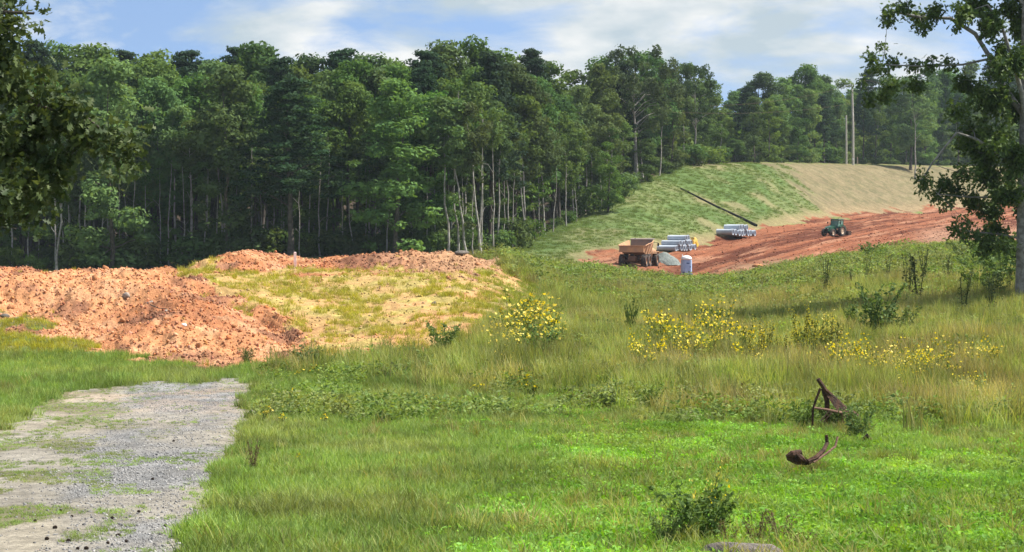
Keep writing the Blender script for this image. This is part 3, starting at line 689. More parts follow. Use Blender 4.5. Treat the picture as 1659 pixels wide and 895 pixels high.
for (kind, rank, zn), it in bins.items(): number_labels(it, WHAT[kind], RANK[rank] + ' ' + zn)
# trees one can point at
plant_tree('spreading', 1030, 296, 70, 'tall spreading tree with sky showing through its crown above the green slope', v=0, wx=0.95)
plant_tree('spreading', 1125, 345, 102, 'wide open-crowned tree beside the notch of sky above the green slope', v=1, wx=0.7)
plant_tree('edge', 178, 203, 92, 'full lighter green tree rising behind the left soil mound', v=0, wx=1.25)
plant_tree('edge', 640, 202, 118, 'bright yellow green tree standing in front of the dark pines mid wood', v=2, wx=1.35)
plant_tree('edge', 370, 206, 100, 'tall rounded light green tree left of the dark pine', v=1, wx=1.2)
plant_tree('pine', 470, 203, 130, 'broad dark pine standing above the small marker stake', v=1, wx=1.5)
plant_tree('edge', 985, 266, 228, 'small yellow green tree at the top of the green slope', v=3, wx=0.9)
plant_tree('bare', 1483, 440, 150, 'half bare tree with forked pale limbs above the tan slope', v=0, wx=0.7)
plant_tree('broad', 1475, 452, 128, 'rounded light green tree above the tan slope beside the near oak', v=2, wx=1.3)
for px, dx, top, ln, lb in ((92, 204, 232, 0.12, 'leaning white-stemmed tree behind the left soil mound'), (726, 203, 190, -0.03, 'straight pale bare stem, leftmost of four above the ridge'), (757, 203.5, 195, -0.13, 'tall pale stem leaning left above the ridge'),
                           (780, 204, 205, -0.10, 'pale stem, rightmost of four leaning above the ridge'), (742, 204.5, 215, -0.04, 'thin pale stem between two leaning pale stems above the ridge')):
    e = plant_tree('slender', px, dx, top - 40, lb, lean=ln)

# ------------------------------------------------------------------ near trees with separate leaves
def oak_leaf_mesh_np(P, Dv, Nv, size, rg):
    """lobed leaves: P base, Dv pointing direction, Nv normal"""
    o2 = np.array([(0, 0.03), (.18, .10), (.26, .30), (.36, .12), (.50, .16), (.60, .42), (.68, .15), (.80, .20), (.86, .30), (1.0, .0)])
    ol = np.concatenate([o2, (o2[1:-1] * [1, -1])[::-1]]); k = len(ol)
    n = len(P); Dv = unit(Dv); S = unit(np.cross(Nv, Dv)); Nn = np.cross(Dv, S)
    s = np.broadcast_to(size, (n,))[:, None, None]
    droop = rg.uniform(-0.25, 0.1, n)[:, None, None]
    V = P[:, None] + s * (ol[None, :, :1] * Dv[:, None] + ol[None, :, 1:] * S[:, None] + (droop * ol[None, :, :1] ** 2 + 0.25 * np.abs(ol[None, :, 1:])) * Nn[:, None])
    mid = P[:, None] + s * (0.55 * Dv[:, None] + droop * 0.3 * Nn[:, None])
    V = np.concatenate([V, mid], 1)
    f = np.array([[k, i, (i + 1) % k] for i in range(k)])
    return V.reshape(-1, 3), (np.arange(n)[:, None, None] * (k + 1) + f[None]).reshape(-1, 3), k + 1
def near_tree(name, base, trunk_path, trunk_rad, limbs, blobs, leaf_size, dens, seed, c1, c2, label, barkmat, shape='oak'):
    rg = np.random.default_rng(seed); B = np.asarray(base)
    e = empty(name, base, 0, 1, label, 'tree')
    Vs, Fs, b = [], [], 0
    V, Fq, _ = tube_np(np.asarray(trunk_path) - B, trunk_rad, 10); Vs.append(V); Fs.append(Fq); b += len(V)
    for path, r in limbs:
        P = np.asarray(path) - B; V, Fq, _ = tube_np(P, np.linspace(r, r * 0.3, len(P)), 6); Vs.append(V); Fs.append(Fq + b); b += len(V)
    # twigs run to points in each clump from the nearest limb point
    LP = np.concatenate([np.asarray(p) for p, r in limbs] + [np.asarray(trunk_path)[len(trunk_path) // 2:]]) - B
    Ps, Ds, Ns, Cs, Ss = [], [], [], [], []
    for c, r in blobs:
        c = np.asarray(c) - B; st = LP[np.argmin(np.linalg.norm(LP - c, axis=1))]
        nt_ = max(3, int(9 * r / 0.8))
        tips = c + unit(rg.normal(size=(nt_, 3))) * (r * rg.uniform(0.3, 1.0, (nt_, 1)))
        hub = st * 0.35 + c * 0.65
        V, Fq, _ = tube_np(np.array([st, (st + hub) / 2 + rg.normal(size=3) * .05 * r, hub]), [0.022 * r + .006, 0.018 * r + .005, 0.012 * r + .004], 5); Vs.append(V); Fs.append(Fq + b); b += len(V)
        for tp in tips:
            mid = (hub + tp) / 2 + rg.normal(size=3) * 0.08 * r
            V, Fq, _ = tube_np(np.array([hub, mid, tp]), [0.008 * r + .003, 0.006 * r + .003, 0.003], 4); Vs.append(V); Fs.append(Fq + b); b += len(V)
            n = max(6, int(dens * r * r / nt_ / (leaf_size ** 2)))
            t = rg.uniform(0.25, 1.05, n)[:, None]
            pos = np.where(t < .5, hub + (mid - hub) * t * 2, mid + (tp - mid) * (t * 2 - 1)) + rg.normal(size=(n, 3)) * leaf_size * 0.75
            Ps.append(pos); Ds.append(unit(rg.normal(size=(n, 3)) + unit(tp - hub) * 0.6 + np.array([0, 0, -0.45]))); Ns.append(unit(rg.normal(size=(n, 3)) * 0.75 + np.array([0, 0, 0.8])))
            q = rg.uniform(0, 1, n)[:, None] * 0.7 + rg.uniform(0, .3); Cs.append(np.asarray(c1) * (1 - q) + np.asarray(c2) * q); Ss.append(leaf_size * rg.uniform(0.7, 1.2, n))
    tr = ob('trunk', mesh_np('trunk', np.concatenate(Vs), [np.concatenate(Fs)], None, M[barkmat], True), e)
    P, Cc = np.concatenate(Ps), np.concatenate(Cs)
    V, Ft, k = oak_leaf_mesh_np(P, np.concatenate(Ds), np.concatenate(Ns), np.concatenate(Ss), rg)
    cr = ob('crown', mesh_np('crown', V, [Ft], np.repeat(Cc, k, 0), M['oak']), e); cr['kind'] = 'stuff'
    return e
# left oak
D0 = 26.0
def ib(lst, d0, seed, spread):
    rg = np.random.default_rng(seed); return [(tuple(img(a, b, d0 + rg.uniform(-spread, spread))), r / F * d0) for a, b, r in lst]
ob_base = gpt(-250, 27.0)
bl = ib([(2, 25, 30), (8, 5, 24), (5, 60, 30), (-12, 40, 40), (12, 85, 26), (-20, 70, 40), (-30, 20, 50), (-45, 95, 70), (-5, 100, 42), (25, 135, 50), (62, 148, 42), (100, 172, 42), (135, 200, 34), (60, 205, 60), (10, 230, 70), (-50, 260, 90), (28, 300, 58), (72, 262, 44),
         (176, 222, 34), (196, 252, 26), (186, 280, 20), (150, 226, 30), (92, 300, 26), (48, 345, 32), (5, 345, 34), (-60, 350, 60), (212, 214, 16), (118, 245, 28), (55, 22, 13)], D0, 1, 0.8)
bl += ib([(-140, 40, 110), (-260, 100, 130), (-380, 0, 130), (-150, -120, 130), (-320, -180, 150), (-30, -150, 80), (-480, 120, 120), (-200, 230, 100), (-380, 200, 110), (-230, -330, 140), (-90, -260, 80), (-430, -330, 120)], 27.0, 2, 2.0)
tp = [tuple(ob_base + Vector((0, 0, -0.3))), tuple(img(-252, 420, 27)), tuple(img(-245, 200, 27)), tuple(img(-235, 0, 27)), tuple(img(-240, -250, 27))]
lm = [([img(-245, 180, 27), img(-120, 130, 26.5), img(0, 150, 26), img(90, 180, 26)], 0.07), ([img(-245, 240, 27), img(-100, 240, 26.4), img(20, 270, 26), img(60, 310, 26)], 0.06), ([img(90, 175, 26), img(140, 190, 26), img(200, 240, 26)], 0.03),
      ([img(-240, 60, 27), img(-100, 30, 26.4), img(0, 20, 26), img(55, 22, 26)], 0.06), ([img(-240, 100, 27), img(-330, 20, 27.5), img(-420, -40, 28)], 0.08), ([img(-238, -60, 27), img(-150, -180, 26.8), img(-80, -250, 26.5)], 0.06), ([img(-240, -100, 27), img(-340, -250, 27.5)], 0.06)]
near_tree('oak_tree', ob_base, tp, [0.32, 0.26, 0.22, 0.17, 0.06], [([tuple(q) for q in p], r) for p, r in lm], bl, 0.15, 30, 11, (0.028, 0.056, 0.018), (0.09, 0.128, 0.032),
          'near oak with drooping lobed leaves hanging in at the left edge', 'bark')
# right oak
D1 = 80.0
rb = gpt(1657, D1)
bl = ib([(1440, 18, 17), (1465, 8, 16), (1490, 30, 18), (1520, 15, 20), (1550, 25, 24), (1500, 50, 11), (1580, 10, 32), (1610, 40, 36), (1645, 30, 50), (1640, 100, 44), (1615, 85, 20),
         (1412, 90, 12), (1425, 112, 12), (1408, 112, 9), (1450, 105, 12), (1480, 108, 13), (1510, 108, 13), (1535, 105, 12), (1430, 75, 8), (1395, 135, 8), (1450, 140, 16), (1410, 160, 12), (1435, 165, 13), (1480, 145, 16),
         (1570, 140, 24), (1590, 165, 30), (1620, 160, 36), (1650, 180, 44), (1550, 175, 18), (1575, 205, 26), (1610, 220, 36), (1645, 250, 48), (1590, 250, 30), (1560, 235, 18),
         (1570, 285, 18), (1600, 290, 32), (1630, 310, 42), (1668, 330, 40), (1530, 295, 15), (1500, 300, 14), (1490, 285, 9), (1515, 318, 13), (1545, 310, 16), (1575, 325, 20), (1540, 335, 10), (1600, 345, 30), (1612, 372, 26), (1570, 365, 10),
         (1555, 380, 12), (1580, 385, 12), (1605, 400, 20), (1628, 405, 18), (1545, 365, 9)], D1, 3, 2.2)
bl += ib([(1720, 40, 70), (1800, 150, 90), (1760, 260, 80), (1850, 20, 90), (1700, -80, 90), (1600, -70, 60), (1820, -120, 100), (1520, -60, 40), (1900, 200, 70), (1730, 360, 50), (1640, -150, 70), (1760, -200, 80)], D1 + 1, 4, 3.0)
tp = [tuple(rb + Vector((0, 0, -0.4))), tuple(img(1656, 440, D1)), tuple(img(1658, 300, D1)), tuple(img(1662, 150, D1)), tuple(img(1662, 0, D1)), tuple(img(1668, -160, D1))]
I1 = lambda *p: [tuple(img(a, b, D1 + c)) for a, b, c in p]
lm = [(I1((1666, 230, 0), (1655, 150, -.5), (1640, 95, -.8), (1622, 40, -1), (1600, 8, -1)), 0.13), (I1((1668, 200, 0), (1625, 140, 0.5), (1605, 95, 0.8), (1580, 55, 1), (1540, 30, 1), (1490, 28, 1), (1440, 18, 1)), 0.15),
      (I1((1605, 95, .8), (1560, 105, 0.5), (1500, 108, 0), (1430, 105, 0), (1400, 130, 0)), 0.06), (I1((1668, 300, 0), (1620, 250, -.5), (1580, 225, -1), (1550, 215, -1), (1510, 265, -1), (1495, 290, -1), (1485, 295, -1)), 0.08),
      (I1((1668, 340, 0), (1620, 320, .5), (1570, 320, .5), (1520, 315, 0)), 0.08), (I1((1668, 390, 0), (1620, 380, 1), (1570, 375, 1), (1545, 370, 1)), 0.06), (I1((1665, 150, 0), (1740, 80, 1), (1810, 40, 2)), 0.14), (I1((1668, 260, 0), (1750, 230, 1), (1840, 180, 1)), 0.12), (I1((1665, 20, 0), (1620, -60, 0), (1550, -60, 0)), 0.09)]
near_tree('oak_tree', rb, tp, [0.36, 0.26, 0.24, 0.21, 0.16, 0.08], lm, bl, 0.20, 44, 12, (0.045, 0.09, 0.03), (0.13, 0.20, 0.05),
          'tall oak with pale grey trunk at the right edge, branches reaching left', 'greybark')

# ------------------------------------------------------------------ dump truck
def wheel(parent, c, r, wd, tyremat, rimmat, k=28, lugs=14, axis='x'):
    e = bpy.data.objects.new('wheel', None); C.objects.link(e); e.parent = parent; e.location = c
    m = MB(); h = wd / 2
    m.lathe([(-h * .55, r * .55), (-h, r * .66), (-h, r * .86), (-h * .72, r * .97), (h * .72, r * .97), (h, r * .86), (h, r * .66), (h * .55, r * .55)], (0, 0, 0), axis, k)
    for i in range(lugs):
        a = 2 * math.pi * i / lugs
        for sg in (-1, 1):
            aa = a + sg * 0.08
            m.box((sg * h * .45, -math.sin(aa) * r * .97, math.cos(aa) * r * .97), (h * .85, r * .10, r * .07), (aa, 0, 0))
    m.build('tyre', tyremat, e)
    m = MB(); m.lathe([(-h * .5, 0.001), (-h * .5, r * .22), (-h * .2, r * .26), (-h * .45, r * .5), (-h * .62, r * .56), (h * .62, r * .56), (h * .45, r * .5), (h * .2, r * .26), (h * .5, r * .22), (h * .5, 0.001)], (0, 0, 0), axis, k)
    m.build('rim', rimmat, e)
    return e
p, d = on_ground(1024, 433, 200)
TS = 45.5 / F * d / 3.35                                            # 50 px across the bed
t = empty('dump_truck', p + Vector((0, 0, -0.05)), -math.radians(17), TS, 'dusty tan articulated dump truck parked with its rear to the camera', 'truck')
# y runs forward; rear of the bed at y = 0
m = MB()
def bed_sec(y, zb, zt, wb, wt, th=0.07):
    return [(-wt, y, zt), (-wb, y, zb), (wb, y, zb), (wt, y, zt), (wt - th, y, zt), (wb - th * .6, y, zb + th), (-wb + th * .6, y, zb + th), (-wt + th, y, zt)]
secs = [bed_sec(-0.15, 1.98, 2.62, 1.32, 1.62), bed_sec(1.3, 1.62, 2.78, 1.30, 1.66), bed_sec(3.2, 1.5, 2.92, 1.28, 1.66), bed_sec(4.9, 1.62, 3.12, 1.26, 1.52)]
vs = [q for s in secs for q in s]; fs = []
for a in range(3):
    for i in range(8): fs.append((a * 8 + i, a * 8 + (i + 1) % 8, a * 8 + 8 + (i + 1) % 8, a * 8 + 8 + i))
fs += [(0, 1, 6, 7), (1, 2, 5, 6), (2, 3, 4, 5)]
m.add(vs, fs); bed = m.build('dump_bed', M['bed'], t)
m = MB(); m.box((0, 5.0, 2.45), (2.7, 0.08, 1.75), (math.radians(-8), 0, 0)); m.box((0, 5.45, 3.33), (2.9, 0.9, 0.07), (math.radians(6), 0, 0)); m.build('headboard', M['bedin'], bed)
m = MB(); m.prism([(-0.30, 2.66), (-0.22, 2.66), (-0.30, 1.90), (-0.42, 1.86)], -1.50, 1.50); m.build('tailgate', M['bed'], bed)
m = MB(); m.box((0, -0.36, 2.60), (3.10, 0.10, 0.12)); m.build('tailgate_rail', M['bed'], bed)
for sx in (-1, 1):
    for yy in (1.0, 2.3, 3.6):
        m = MB(); m.prism([(sx * 1.33, 1.66), (sx * 1.70, 2.74), (sx * 1.76, 2.72), (sx * 1.38, 1.60)], yy, yy + .14, 'y'); m.build('rib', M['bed'], bed)
    m = MB(); m.tube([(sx * 1.66, -0.15, 2.64), (sx * 1.70, 1.3, 2.80), (sx * 1.70, 3.2, 2.94), (sx * 1.55, 4.9, 3.14)], 0.06, 6); m.build('top_rail', M['bed'], bed)
m = MB(); m.box((0, 2.2, 1.18), (0.9, 4.6, 0.42), bev=.04); m.box((0, 0.55, 1.05), (1.2, 0.3, 0.5), bev=.03); m.box((0, -0.1, 1.0), (0.9, 0.12, 0.28)); m.build('chassis', M['chassis'], t)
for yy in (0.75, 2.55):
    m = MB(); m.tube([(-1.35, yy, .80), (-.35, yy, .80), (-.3, yy, .84), (.3, yy, .84), (.35, yy, .80), (1.35, yy, .80)], [.13, .15, .26, .26, .15, .13], 10); m.build('axle', M['chassis'], t)
    for sx in (-1, 1): wheel(t, (sx * 1.36, yy, .79), .80, .64, M['tyre'], M['bed'])
for sx in (-1, 1):
    wheel(t, (sx * 1.36, 6.6, .79), .80, .64, M['tyre'], M['bed'])
    m = MB(); m.box((sx * 1.05, -0.05, 1.28), (.26, .08, .14), bev=.02); m.build('tail_light', M['rust'], t)
    m = MB(); m.prism([(5.75, 1.55), (5.95, 1.80), (7.25, 1.80), (7.5, 1.55), (7.4, 1.52), (7.2, 1.73), (6.0, 1.73), (5.85, 1.52)], sx * 1.05, sx * 1.68); m.build('fender', M['bed'], t)
    m = MB(); m.tube([(sx * 1.0, 6.9, 2.9), (sx * 1.55, 7.0, 2.9), (sx * 1.6, 7.0, 2.75)], .025, 5); m.box((sx * 1.62, 7.0, 2.62), (.22, .06, .42), bev=.02); m.build('mirror', M['black'], t)
    m = MB(); m.box((sx * .75, 2.8, 1.5), (.16, 2.0, .16), (math.radians(12), 0, 0)); m.build('lift_ram', M['chassis'], t)
m = MB(); m.box((0, 6.8, 1.55), (2.3, 2.3, .9), bev=.08); m.build('front_frame', M['bed'], t)
m = MB(); m.box((0, 6.5, 2.55), (1.7, 1.5, 1.3), taper=(.9, .85), bev=.08); cabn = m.build('cab', M['bed'], t)
m = MB(); m.box((0, 5.80, 2.72), (1.3, .05, .7)); m.build('rear_window', M['glass'], cabn)
m = MB(); m.box((0, 8.1, 1.75), (1.8, 1.5, .8), taper=(.85, .9), bev=.1); m.build('hood', M['bed'], t)
m = MB(); m.tube([(-.95, 5.72, 1.9), (-.95, 5.72, 3.25), (-.95, 5.62, 3.42)], .08, 8); m.build('exhaust', M['black'], t)

# ------------------------------------------------------------------ tractor
p, d = on_ground(1356, 384, 200)
TS = 29.0 / F * d / 2.95
t = empty('tractor', p + Vector((0, 0, -0.04)), math.radians(180 - 44), TS, 'dark green tractor with glazed cab and rear scraper on the red dirt road', 'tractor')
for sx in (-1, 1):
    wheel(t, (sx * .95, 0, .90), .90, .55, M['tyre'], M['rim'], 26, 16); wheel(t, (sx * .85, 2.45, .62), .62, .42, M['tyre'], M['rim'], 24, 14)
    m = MB(); m.prism([(-.95, .95), (-.75, 1.55), (0, 1.95), (.75, 1.60), (.85, 1.5), (.6, 1.45), (0, 1.8), (-.6, 1.45), (-.85, .95)], sx * .66, sx * 1.22); m.build('fender', M['green'], t)
    m = MB(); m.box((sx * .28, 3.06, 1.28), (.2, .05, .16), bev=.02); m.build('headlight', M['white'], t)
    m = MB(); m.box((sx * .72, .9, .62), (.3, .5, .5), bev=.03); m.build('step', M['black'], t)
    m = MB(); m.tube([(sx * .8, .75, 2.2), (sx * 1.2, .85, 2.25)], .02, 5); m.box((sx * 1.24, .86, 2.2), (.18, .05, .3)); m.build('mirror', M['black'], t)
m = MB(); m.box((0, .9, .8), (.6, 3.6, .5), bev=.05); m.tube([(-.85, 2.45, .62), (.85, 2.45, .62)], .09, 8); m.tube([(-.95, 0, .9), (.95, 0, .9)], .14, 8); m.build('chassis', M['black'], t)
m = MB(); m.prism([(.85, 1.05), (.85, 1.78), (1.6, 1.74), (2.7, 1.55), (3.02, 1.40), (3.04, .85), (.85, .85)], -.42, .42); m.build('hood', M['green'], t)
m = MB(); m.box((0, 3.05, 1.02), (.62, .04, .3)); m.build('grille', M['black'], t)
m = MB(); m.box((0, 3.25, .75), (.6, .35, .4), bev=.03); m.build('front_weight', M['black'], t)
m = MB(); m.prism([(-.70, 1.25), (-.78, 2.62), (.62, 2.62), (.86, 1.70), (.86, 1.25)], -.70, .70); cabn = m.build('cab', M['glass'], t)
for sx in (-1, 1):
    for a, b in (((-.70, 1.25), (-.78, 2.62)), ((.86, 1.25), (.62, 2.62)), ((0, 1.25), (-.05, 2.62))):
        m = MB(); m.tube([(sx * .71, a[0], a[1]), (sx * .71, b[0], b[1])], .055, 6); m.build('pillar', M['green'], cabn)
m = MB(); m.box((0, -.06, 2.74), (1.56, 1.7, .2), bev=.06); m.build('roof', M['green'], cabn)
m = MB(); m.box((0, .1, 1.75), (.5, .5, .9), bev=.05); m.build('seat', M['black'], t)
m = MB(); m.tube([(.5, 1.0, 1.6), (.5, 1.0, 2.7)], .06, 8); m.build('exhaust', M['black'], t)
m = MB(); m.prism([(-2.55, .15), (-2.62, .85), (-1.75, .85), (-1.75, .15), (-1.82, .15), (-1.82, .78), (-2.5, .78), (-2.48, .15)], -1.05, 1.05)
m.box((-1.05, -2.15, .5), (.06, .8, .7)); m.box((1.05, -2.15, .5), (.06, .8, .7)); scr = m.build('box_scraper', M['rust'], t)
m = MB(); m.tube([(-.4, -.7, .6), (-.4, -1.8, .55)], .05, 6); m.tube([(.4, -.7, .6), (.4, -1.8, .55)], .05, 6); m.tube([(0, -.7, 1.1), (0, -1.85, .95)], .05, 6); m.build('linkage', M['black'], scr)

# ------------------------------------------------------------------ pipes, gravel heap, toilet, small site things
def pipe_mesh(L_, r, th):
    m = MB(); h = L_ / 2
    m.lathe([(-h, r - th), (-h, r * 1.0), (h - .22, r), (h - .2, r * 1.1), (h, r * 1.1), (h, r - th)], (0, 0, 0), 'x', 26)
    me = bpy.data.meshes.new('concrete_pipe'); me.from_pydata(m.v, [], m.f); me.update(); me.materials.append(M['pipe'])
    me.polygons.foreach_set('use_smooth', np.ones(len(me.polygons), bool)); me.set_sharp_from_angle(angle=0.7)
    return me
def pipe_stack(px, py, L_, r, rows, ang, back, label, group):
    c, d = on_ground(px, py, 200); me = pipe_mesh(L_, r, 0.05 * r * 2)
    a = Vector((math.cos(ang), math.sin(ang), 0)); q = Vector((-math.sin(ang), math.cos(ang), 0)) 
    for lay, (i0, n) in enumerate(rows):
        for i in range(i0, i0 + n):
            pos = c + q * ((i + lay * 0.5) * 2.24 * r) + a * (back * (i + lay * .5) * 2.24 * r + random.uniform(-.12, .12))
            g = max((gpt(w_.x / w_.y * F + CX, w_.y) for w_ in (pos, pos + a * L_ * .5, pos - a * L_ * .5)), key=lambda v_: v_.z)
            o = ob('concrete_pipe', me); o.location = (pos.x, pos.y, g.z + r * 1.08 + lay * r * 1.92); o.rotation_euler = (0, 0, ang)
            tag(o, '%s pipe %s of the %s' % ('nearest' if i == i0 else ORD[i - i0] + ' nearest', ('in the bottom row', 'in the second layer', 'in the top layer')[lay], label), 'pipe', group)
pipe_stack(1080, 409, 2.55, 0.33, [(0, 8), (1, 5), (3, 2)], math.radians(-26), 0.12, 'grey stack beside the dump truck', 'pipes stacked beside the dump truck')
pipe_stack(1175, 389, 2.45, 0.41, [(0, 8), (2, 3)], math.radians(-26), 0.15, 'farther grey stack below the black drain', 'pipes stacked below the black drain')
def heap(name, c, rx, ry, h, mat, label, cat, seed, clods=None):
    n = 40; u = np.linspace(-1, 1, n); X, Y = np.meshgrid(u, u, indexing='ij'); r = np.hypot(X, Y)
    Z = h * (np.clip(1 - r, 0, 1) ** 0.8) * (0.8 + 0.4 * fbm(X * 2 + seed, Y * 2, 3, seed)) + (fbm(X * 9, Y * 9, 3, seed + 1) - .5) * 0.12 - 0.12 * (r > 0.9) - 0.15 * (r > 1)
    V = np.stack([X * rx, Y * ry, Z], -1).reshape(-1, 3); i, j = np.meshgrid(np.arange(n - 1), np.arange(n - 1), indexing='ij')
    q = np.stack([i * n + j, (i + 1) * n + j, (i + 1) * n + j + 1, i * n + j + 1], -1).reshape(-1, 4)
    return tag(ob(name, mesh_np(name, V, [q], None, mat), None, c), label, cat)
p, d = on_ground(1075, 427, 200)
heap('gravel_pile', p, 2.0, 1.9, 1.25, M['gravel'], 'grey gravel heap between the dump truck and the pipes', 'gravel pile', 3)
# portable toilet
p, d = on_ground(1112, 449, 200)
TS = 32.0 / F * d / 2.3
t = empty('portable_toilet', p + Vector((0, 0, -0.05)), math.radians(14), TS, 'pale blue portable toilet with rounded white roof on the red dirt', 'portable toilet')
m = MB(); m.box((0, 0, .12), (1.2, 1.2, .2), bev=.04); m.build('skid', M['dblue'], t)
m = MB(); m.box((0, 0, 1.08), (1.14, 1.14, 1.74), taper=(.98, .98), bev=.22); body = m.build('cabin', M['blue'], t)
m = MB(); m.lathe([(1.80, .001), (1.80, .63), (1.98, .64), (2.14, .55), (2.27, .34), (2.33, .001)], (0, 0, 0), 'z', 24); m.build('roof', M['white'], t, True)
m = MB(); m.box((0, -.555, 1.03), (.74, .04, 1.56), bev=.02); dr = m.build('door', M['blue'], t)
m = MB(); m.box((0, -.585, 1.42), (.34, .02, .14)); m.build('door_sign', M['dblue'], dr)
m = MB(); m.box((.28, -.59, 1.0), (.08, .05, .16)); m.build('latch', M['dblue'], dr)
for sx in (-1, 1):
    for k in range(3):
        m = MB(); m.box((sx * .545, -.25 + k * .25, 1.0), (.03, .07, 1.5)); m.build('rib', M['blue'], body)
m = MB(); m.box((.12, -.585, .42), (.16, .02, .2)); m.build('door_sign', M['dblue'], dr)
m = MB(); m.tube([(-.35, .4, 1.9), (-.35, .4, 2.42)], .06, 8); m.build('vent_pipe', M['white'], t)
# small yellow compactor behind the first stack
p, d = on_ground(1123, 402, 200)
t = empty('trench_roller', p, math.radians(-30), 1.0, 'small yellow machine at the far end of the nearer pipe stack', 'roller')
for yy in (-.45, .45):
    m = MB(); m.lathe([(-.45, .001), (-.45, .30), (.45, .30), (.45, .001)], (0, yy, .30), 'x', 18)
    for k in range(12):
        a = k * math.pi / 6
        for xx in (-.3, 0, .3): m.box((xx, yy - math.sin(a) * .31, .3 + math.cos(a) * .31), (.16, .08, .06), (a, 0, 0))
    m.build('drum', M['yellow'], t)
m = MB(); m.box((0, 0, .78), (.7, 1.3, .42), bev=.06); m.build('body', M['yellow'], t)
m = MB(); m.box((0, .2, 1.12), (.6, .7, .32), taper=(.85, .8), bev=.06); m.build('hood', M['yellow'], t)
m = MB(); m.tube([(-.25, -.4, .95), (-.25, -.6, 1.3), (.25, -.6, 1.3), (.25, -.4, .95)], .03, 6); m.build('handle', M['black'], t)
p, d = on_ground(1056, 415, 225)
b = empty('bucket', p, 0, 1.0, 'small white bucket on the dirt just right of the dump truck', 'bucket')
m = MB(); m.lathe([(0, .001), (0, .15), (.38, .18), (.38, .165), (.03, .14), (.03, .001)], (0, 0, .02), 'z', 16); m.build('body', M['white'], b)
m = MB(); m.tube([(-.18, 0, .36), (-.12, -.1, .48), (.12, -.1, .48), (.18, 0, .36)], .01, 5); m.build('handle', M['black'], b)
# black slope drain: corrugated pipe lying on the green slope
pts = []
for a, b_ in ((1101, 309), (1132, 324), (1165, 340), (1198, 356), (1227, 369.5)):
    q, d = on_ground(a, b_, 220); pts.append(q + Vector((0, 0, 0.12)))
P = np.array([tuple(q) for q in pts]); tt = np.linspace(0, 1, len(P)); ts = np.linspace(0, 1, 160)
Pq = np.stack([np.interp(ts, tt, P[:, k]) for k in range(3)], -1)
g = np.exp(-0.5 * (np.arange(-12, 13) / 5) ** 2); g /= g.sum(); Pq = np.stack([np.convolve(np.pad(Pq[:, k], 12, mode='edge'), g, 'valid') for k in range(3)], -1)
rad = 0.17 * (0.8 + 0.6 * ts) * np.where(np.arange(160) % 2, 1.06, .94)
V, Fq, _ = tube_np(Pq, rad, 12)
tag(ob('slope_drain', mesh_np('slope_drain', V, [Fq], None, M['black'], False)), 'long black corrugated drain pipe running down the green slope', 'drain pipe')
# stakes
def stake(px, py, hpx, wd, mat, label, dmin=16, tilt=0.0, at=None):
    p, d = on_ground(px, py, dmin) if at is None else (gpt(px, at), at); h = hpx / F * d
    m = MB(); m.box((0, 0, h / 2 - .1), (wd, wd * .45, h + .2), bev=.004); m.box((0, 0, h + .01), (wd * .9, wd * .4, .03), taper=(.5, .5))
    o = m.build('marker_stake', mat); o.location = p; o.rotation_euler = (0, tilt, .3); return tag(o, label, 'stake')
stake(478, 412.5, 25, .13, M['pink'], 'pink and white marker stake on the red soil ridge', at=92.5)
stake(1331, 553, 16, .055, M['white'], 'white marker stake left of the leafy shrub in the yellow flowers', 40)
stake(1483, 568, 12, .055, M['white'], 'short white marker stake below the leafy shrub', 40)
stake(1017, 447, 13, .12, M['wood'], 'thin wooden stake in front of the dump truck', 100)
# utility poles and lines
def pole(px, base, top, d, r, label, arm):
    p = gpt(px, d); h = EYE - (top - HY) / F * d - p.z
    e = empty('utility_pole', p, 0, 1, label, 'utility pole')
    m = MB(); m.tube([(0, 0, -.5), (0, 0, h * .5), (-0.012 * h if arm else .0, 0, h)], [r, r * .85, r * .62], 10); m.build('post', M['pole'], e)
    if arm:
        m = MB(); m.tube([(-.01 * h, -.2, h - .5), (-.01 * h, -.2, h + .25)], .06, 6); m.build('insulator', M['white'], e)
        m = MB(); m.tube([(0, -.25, h * .62), (-.1, -.3, h * .66)], .08, 6); m.build('bracket', M['white'], e)
        m = MB(); m.box((0, -.28, 1.3), (.3, .02, .5)); m.build('notice_plate', M['white'], e)
    return e, h, p
e1, h1, p1 = pole(1382, 268, 139, 434, .30, 'taller grey utility pole carrying wires above the tan slope', True)
e2, h2, p2 = pole(1371, 266, 187, 435, .26, 'shorter grey pole left of the tall utility pole', False)
stake_p = gpt(1389, 440)
m = MB(); m.tube([(0, 0, -.3), (0, 0, 1.7)], [.16, .13], 8); o = m.build('wooden_post', M['wood']); o.location = stake_p; tag(o, 'short weathered post right of the tall utility pole', 'post')
q = gpt(1311, 420); m = MB(); m.tube([(0, 0, -.2), (.9, 0, 1.9)], [.13, .10], 8); o = m.build('leaning_post', M['wood']); o.location = q; tag(o, 'pale leaning post on the crest of the tan slope', 'post')
def wire(a, b, sag, label, r=.013):
    a, b = Vector(a), Vector(b); m = MB(); n = 24
    m.tube([tuple(a.lerp(b, i / n) - Vector((0, 0, sag * 4 * (i / n) * (1 - i / n)))) for i in range(n + 1)], r, 4)
    tag(m.build('power_line', M['chassis']), label, 'wire')
wire(p1 + Vector((-.1, -.2, h1 + .25)), img(1150, 172, 330), 1.0, 'upper overhead wire running left from the tall pole')
wire(p1 + Vector((0, -.25, h1 * .78)), img(1090, 182, 318), 1.0, 'lower overhead wire running left from the tall pole')
wire(p1 + Vector((-.1, -.1, h1 * .93)), p1 + Vector((-8.5, 6, .2)), 0, 'guy wire slanting down from the tall pole', .018)

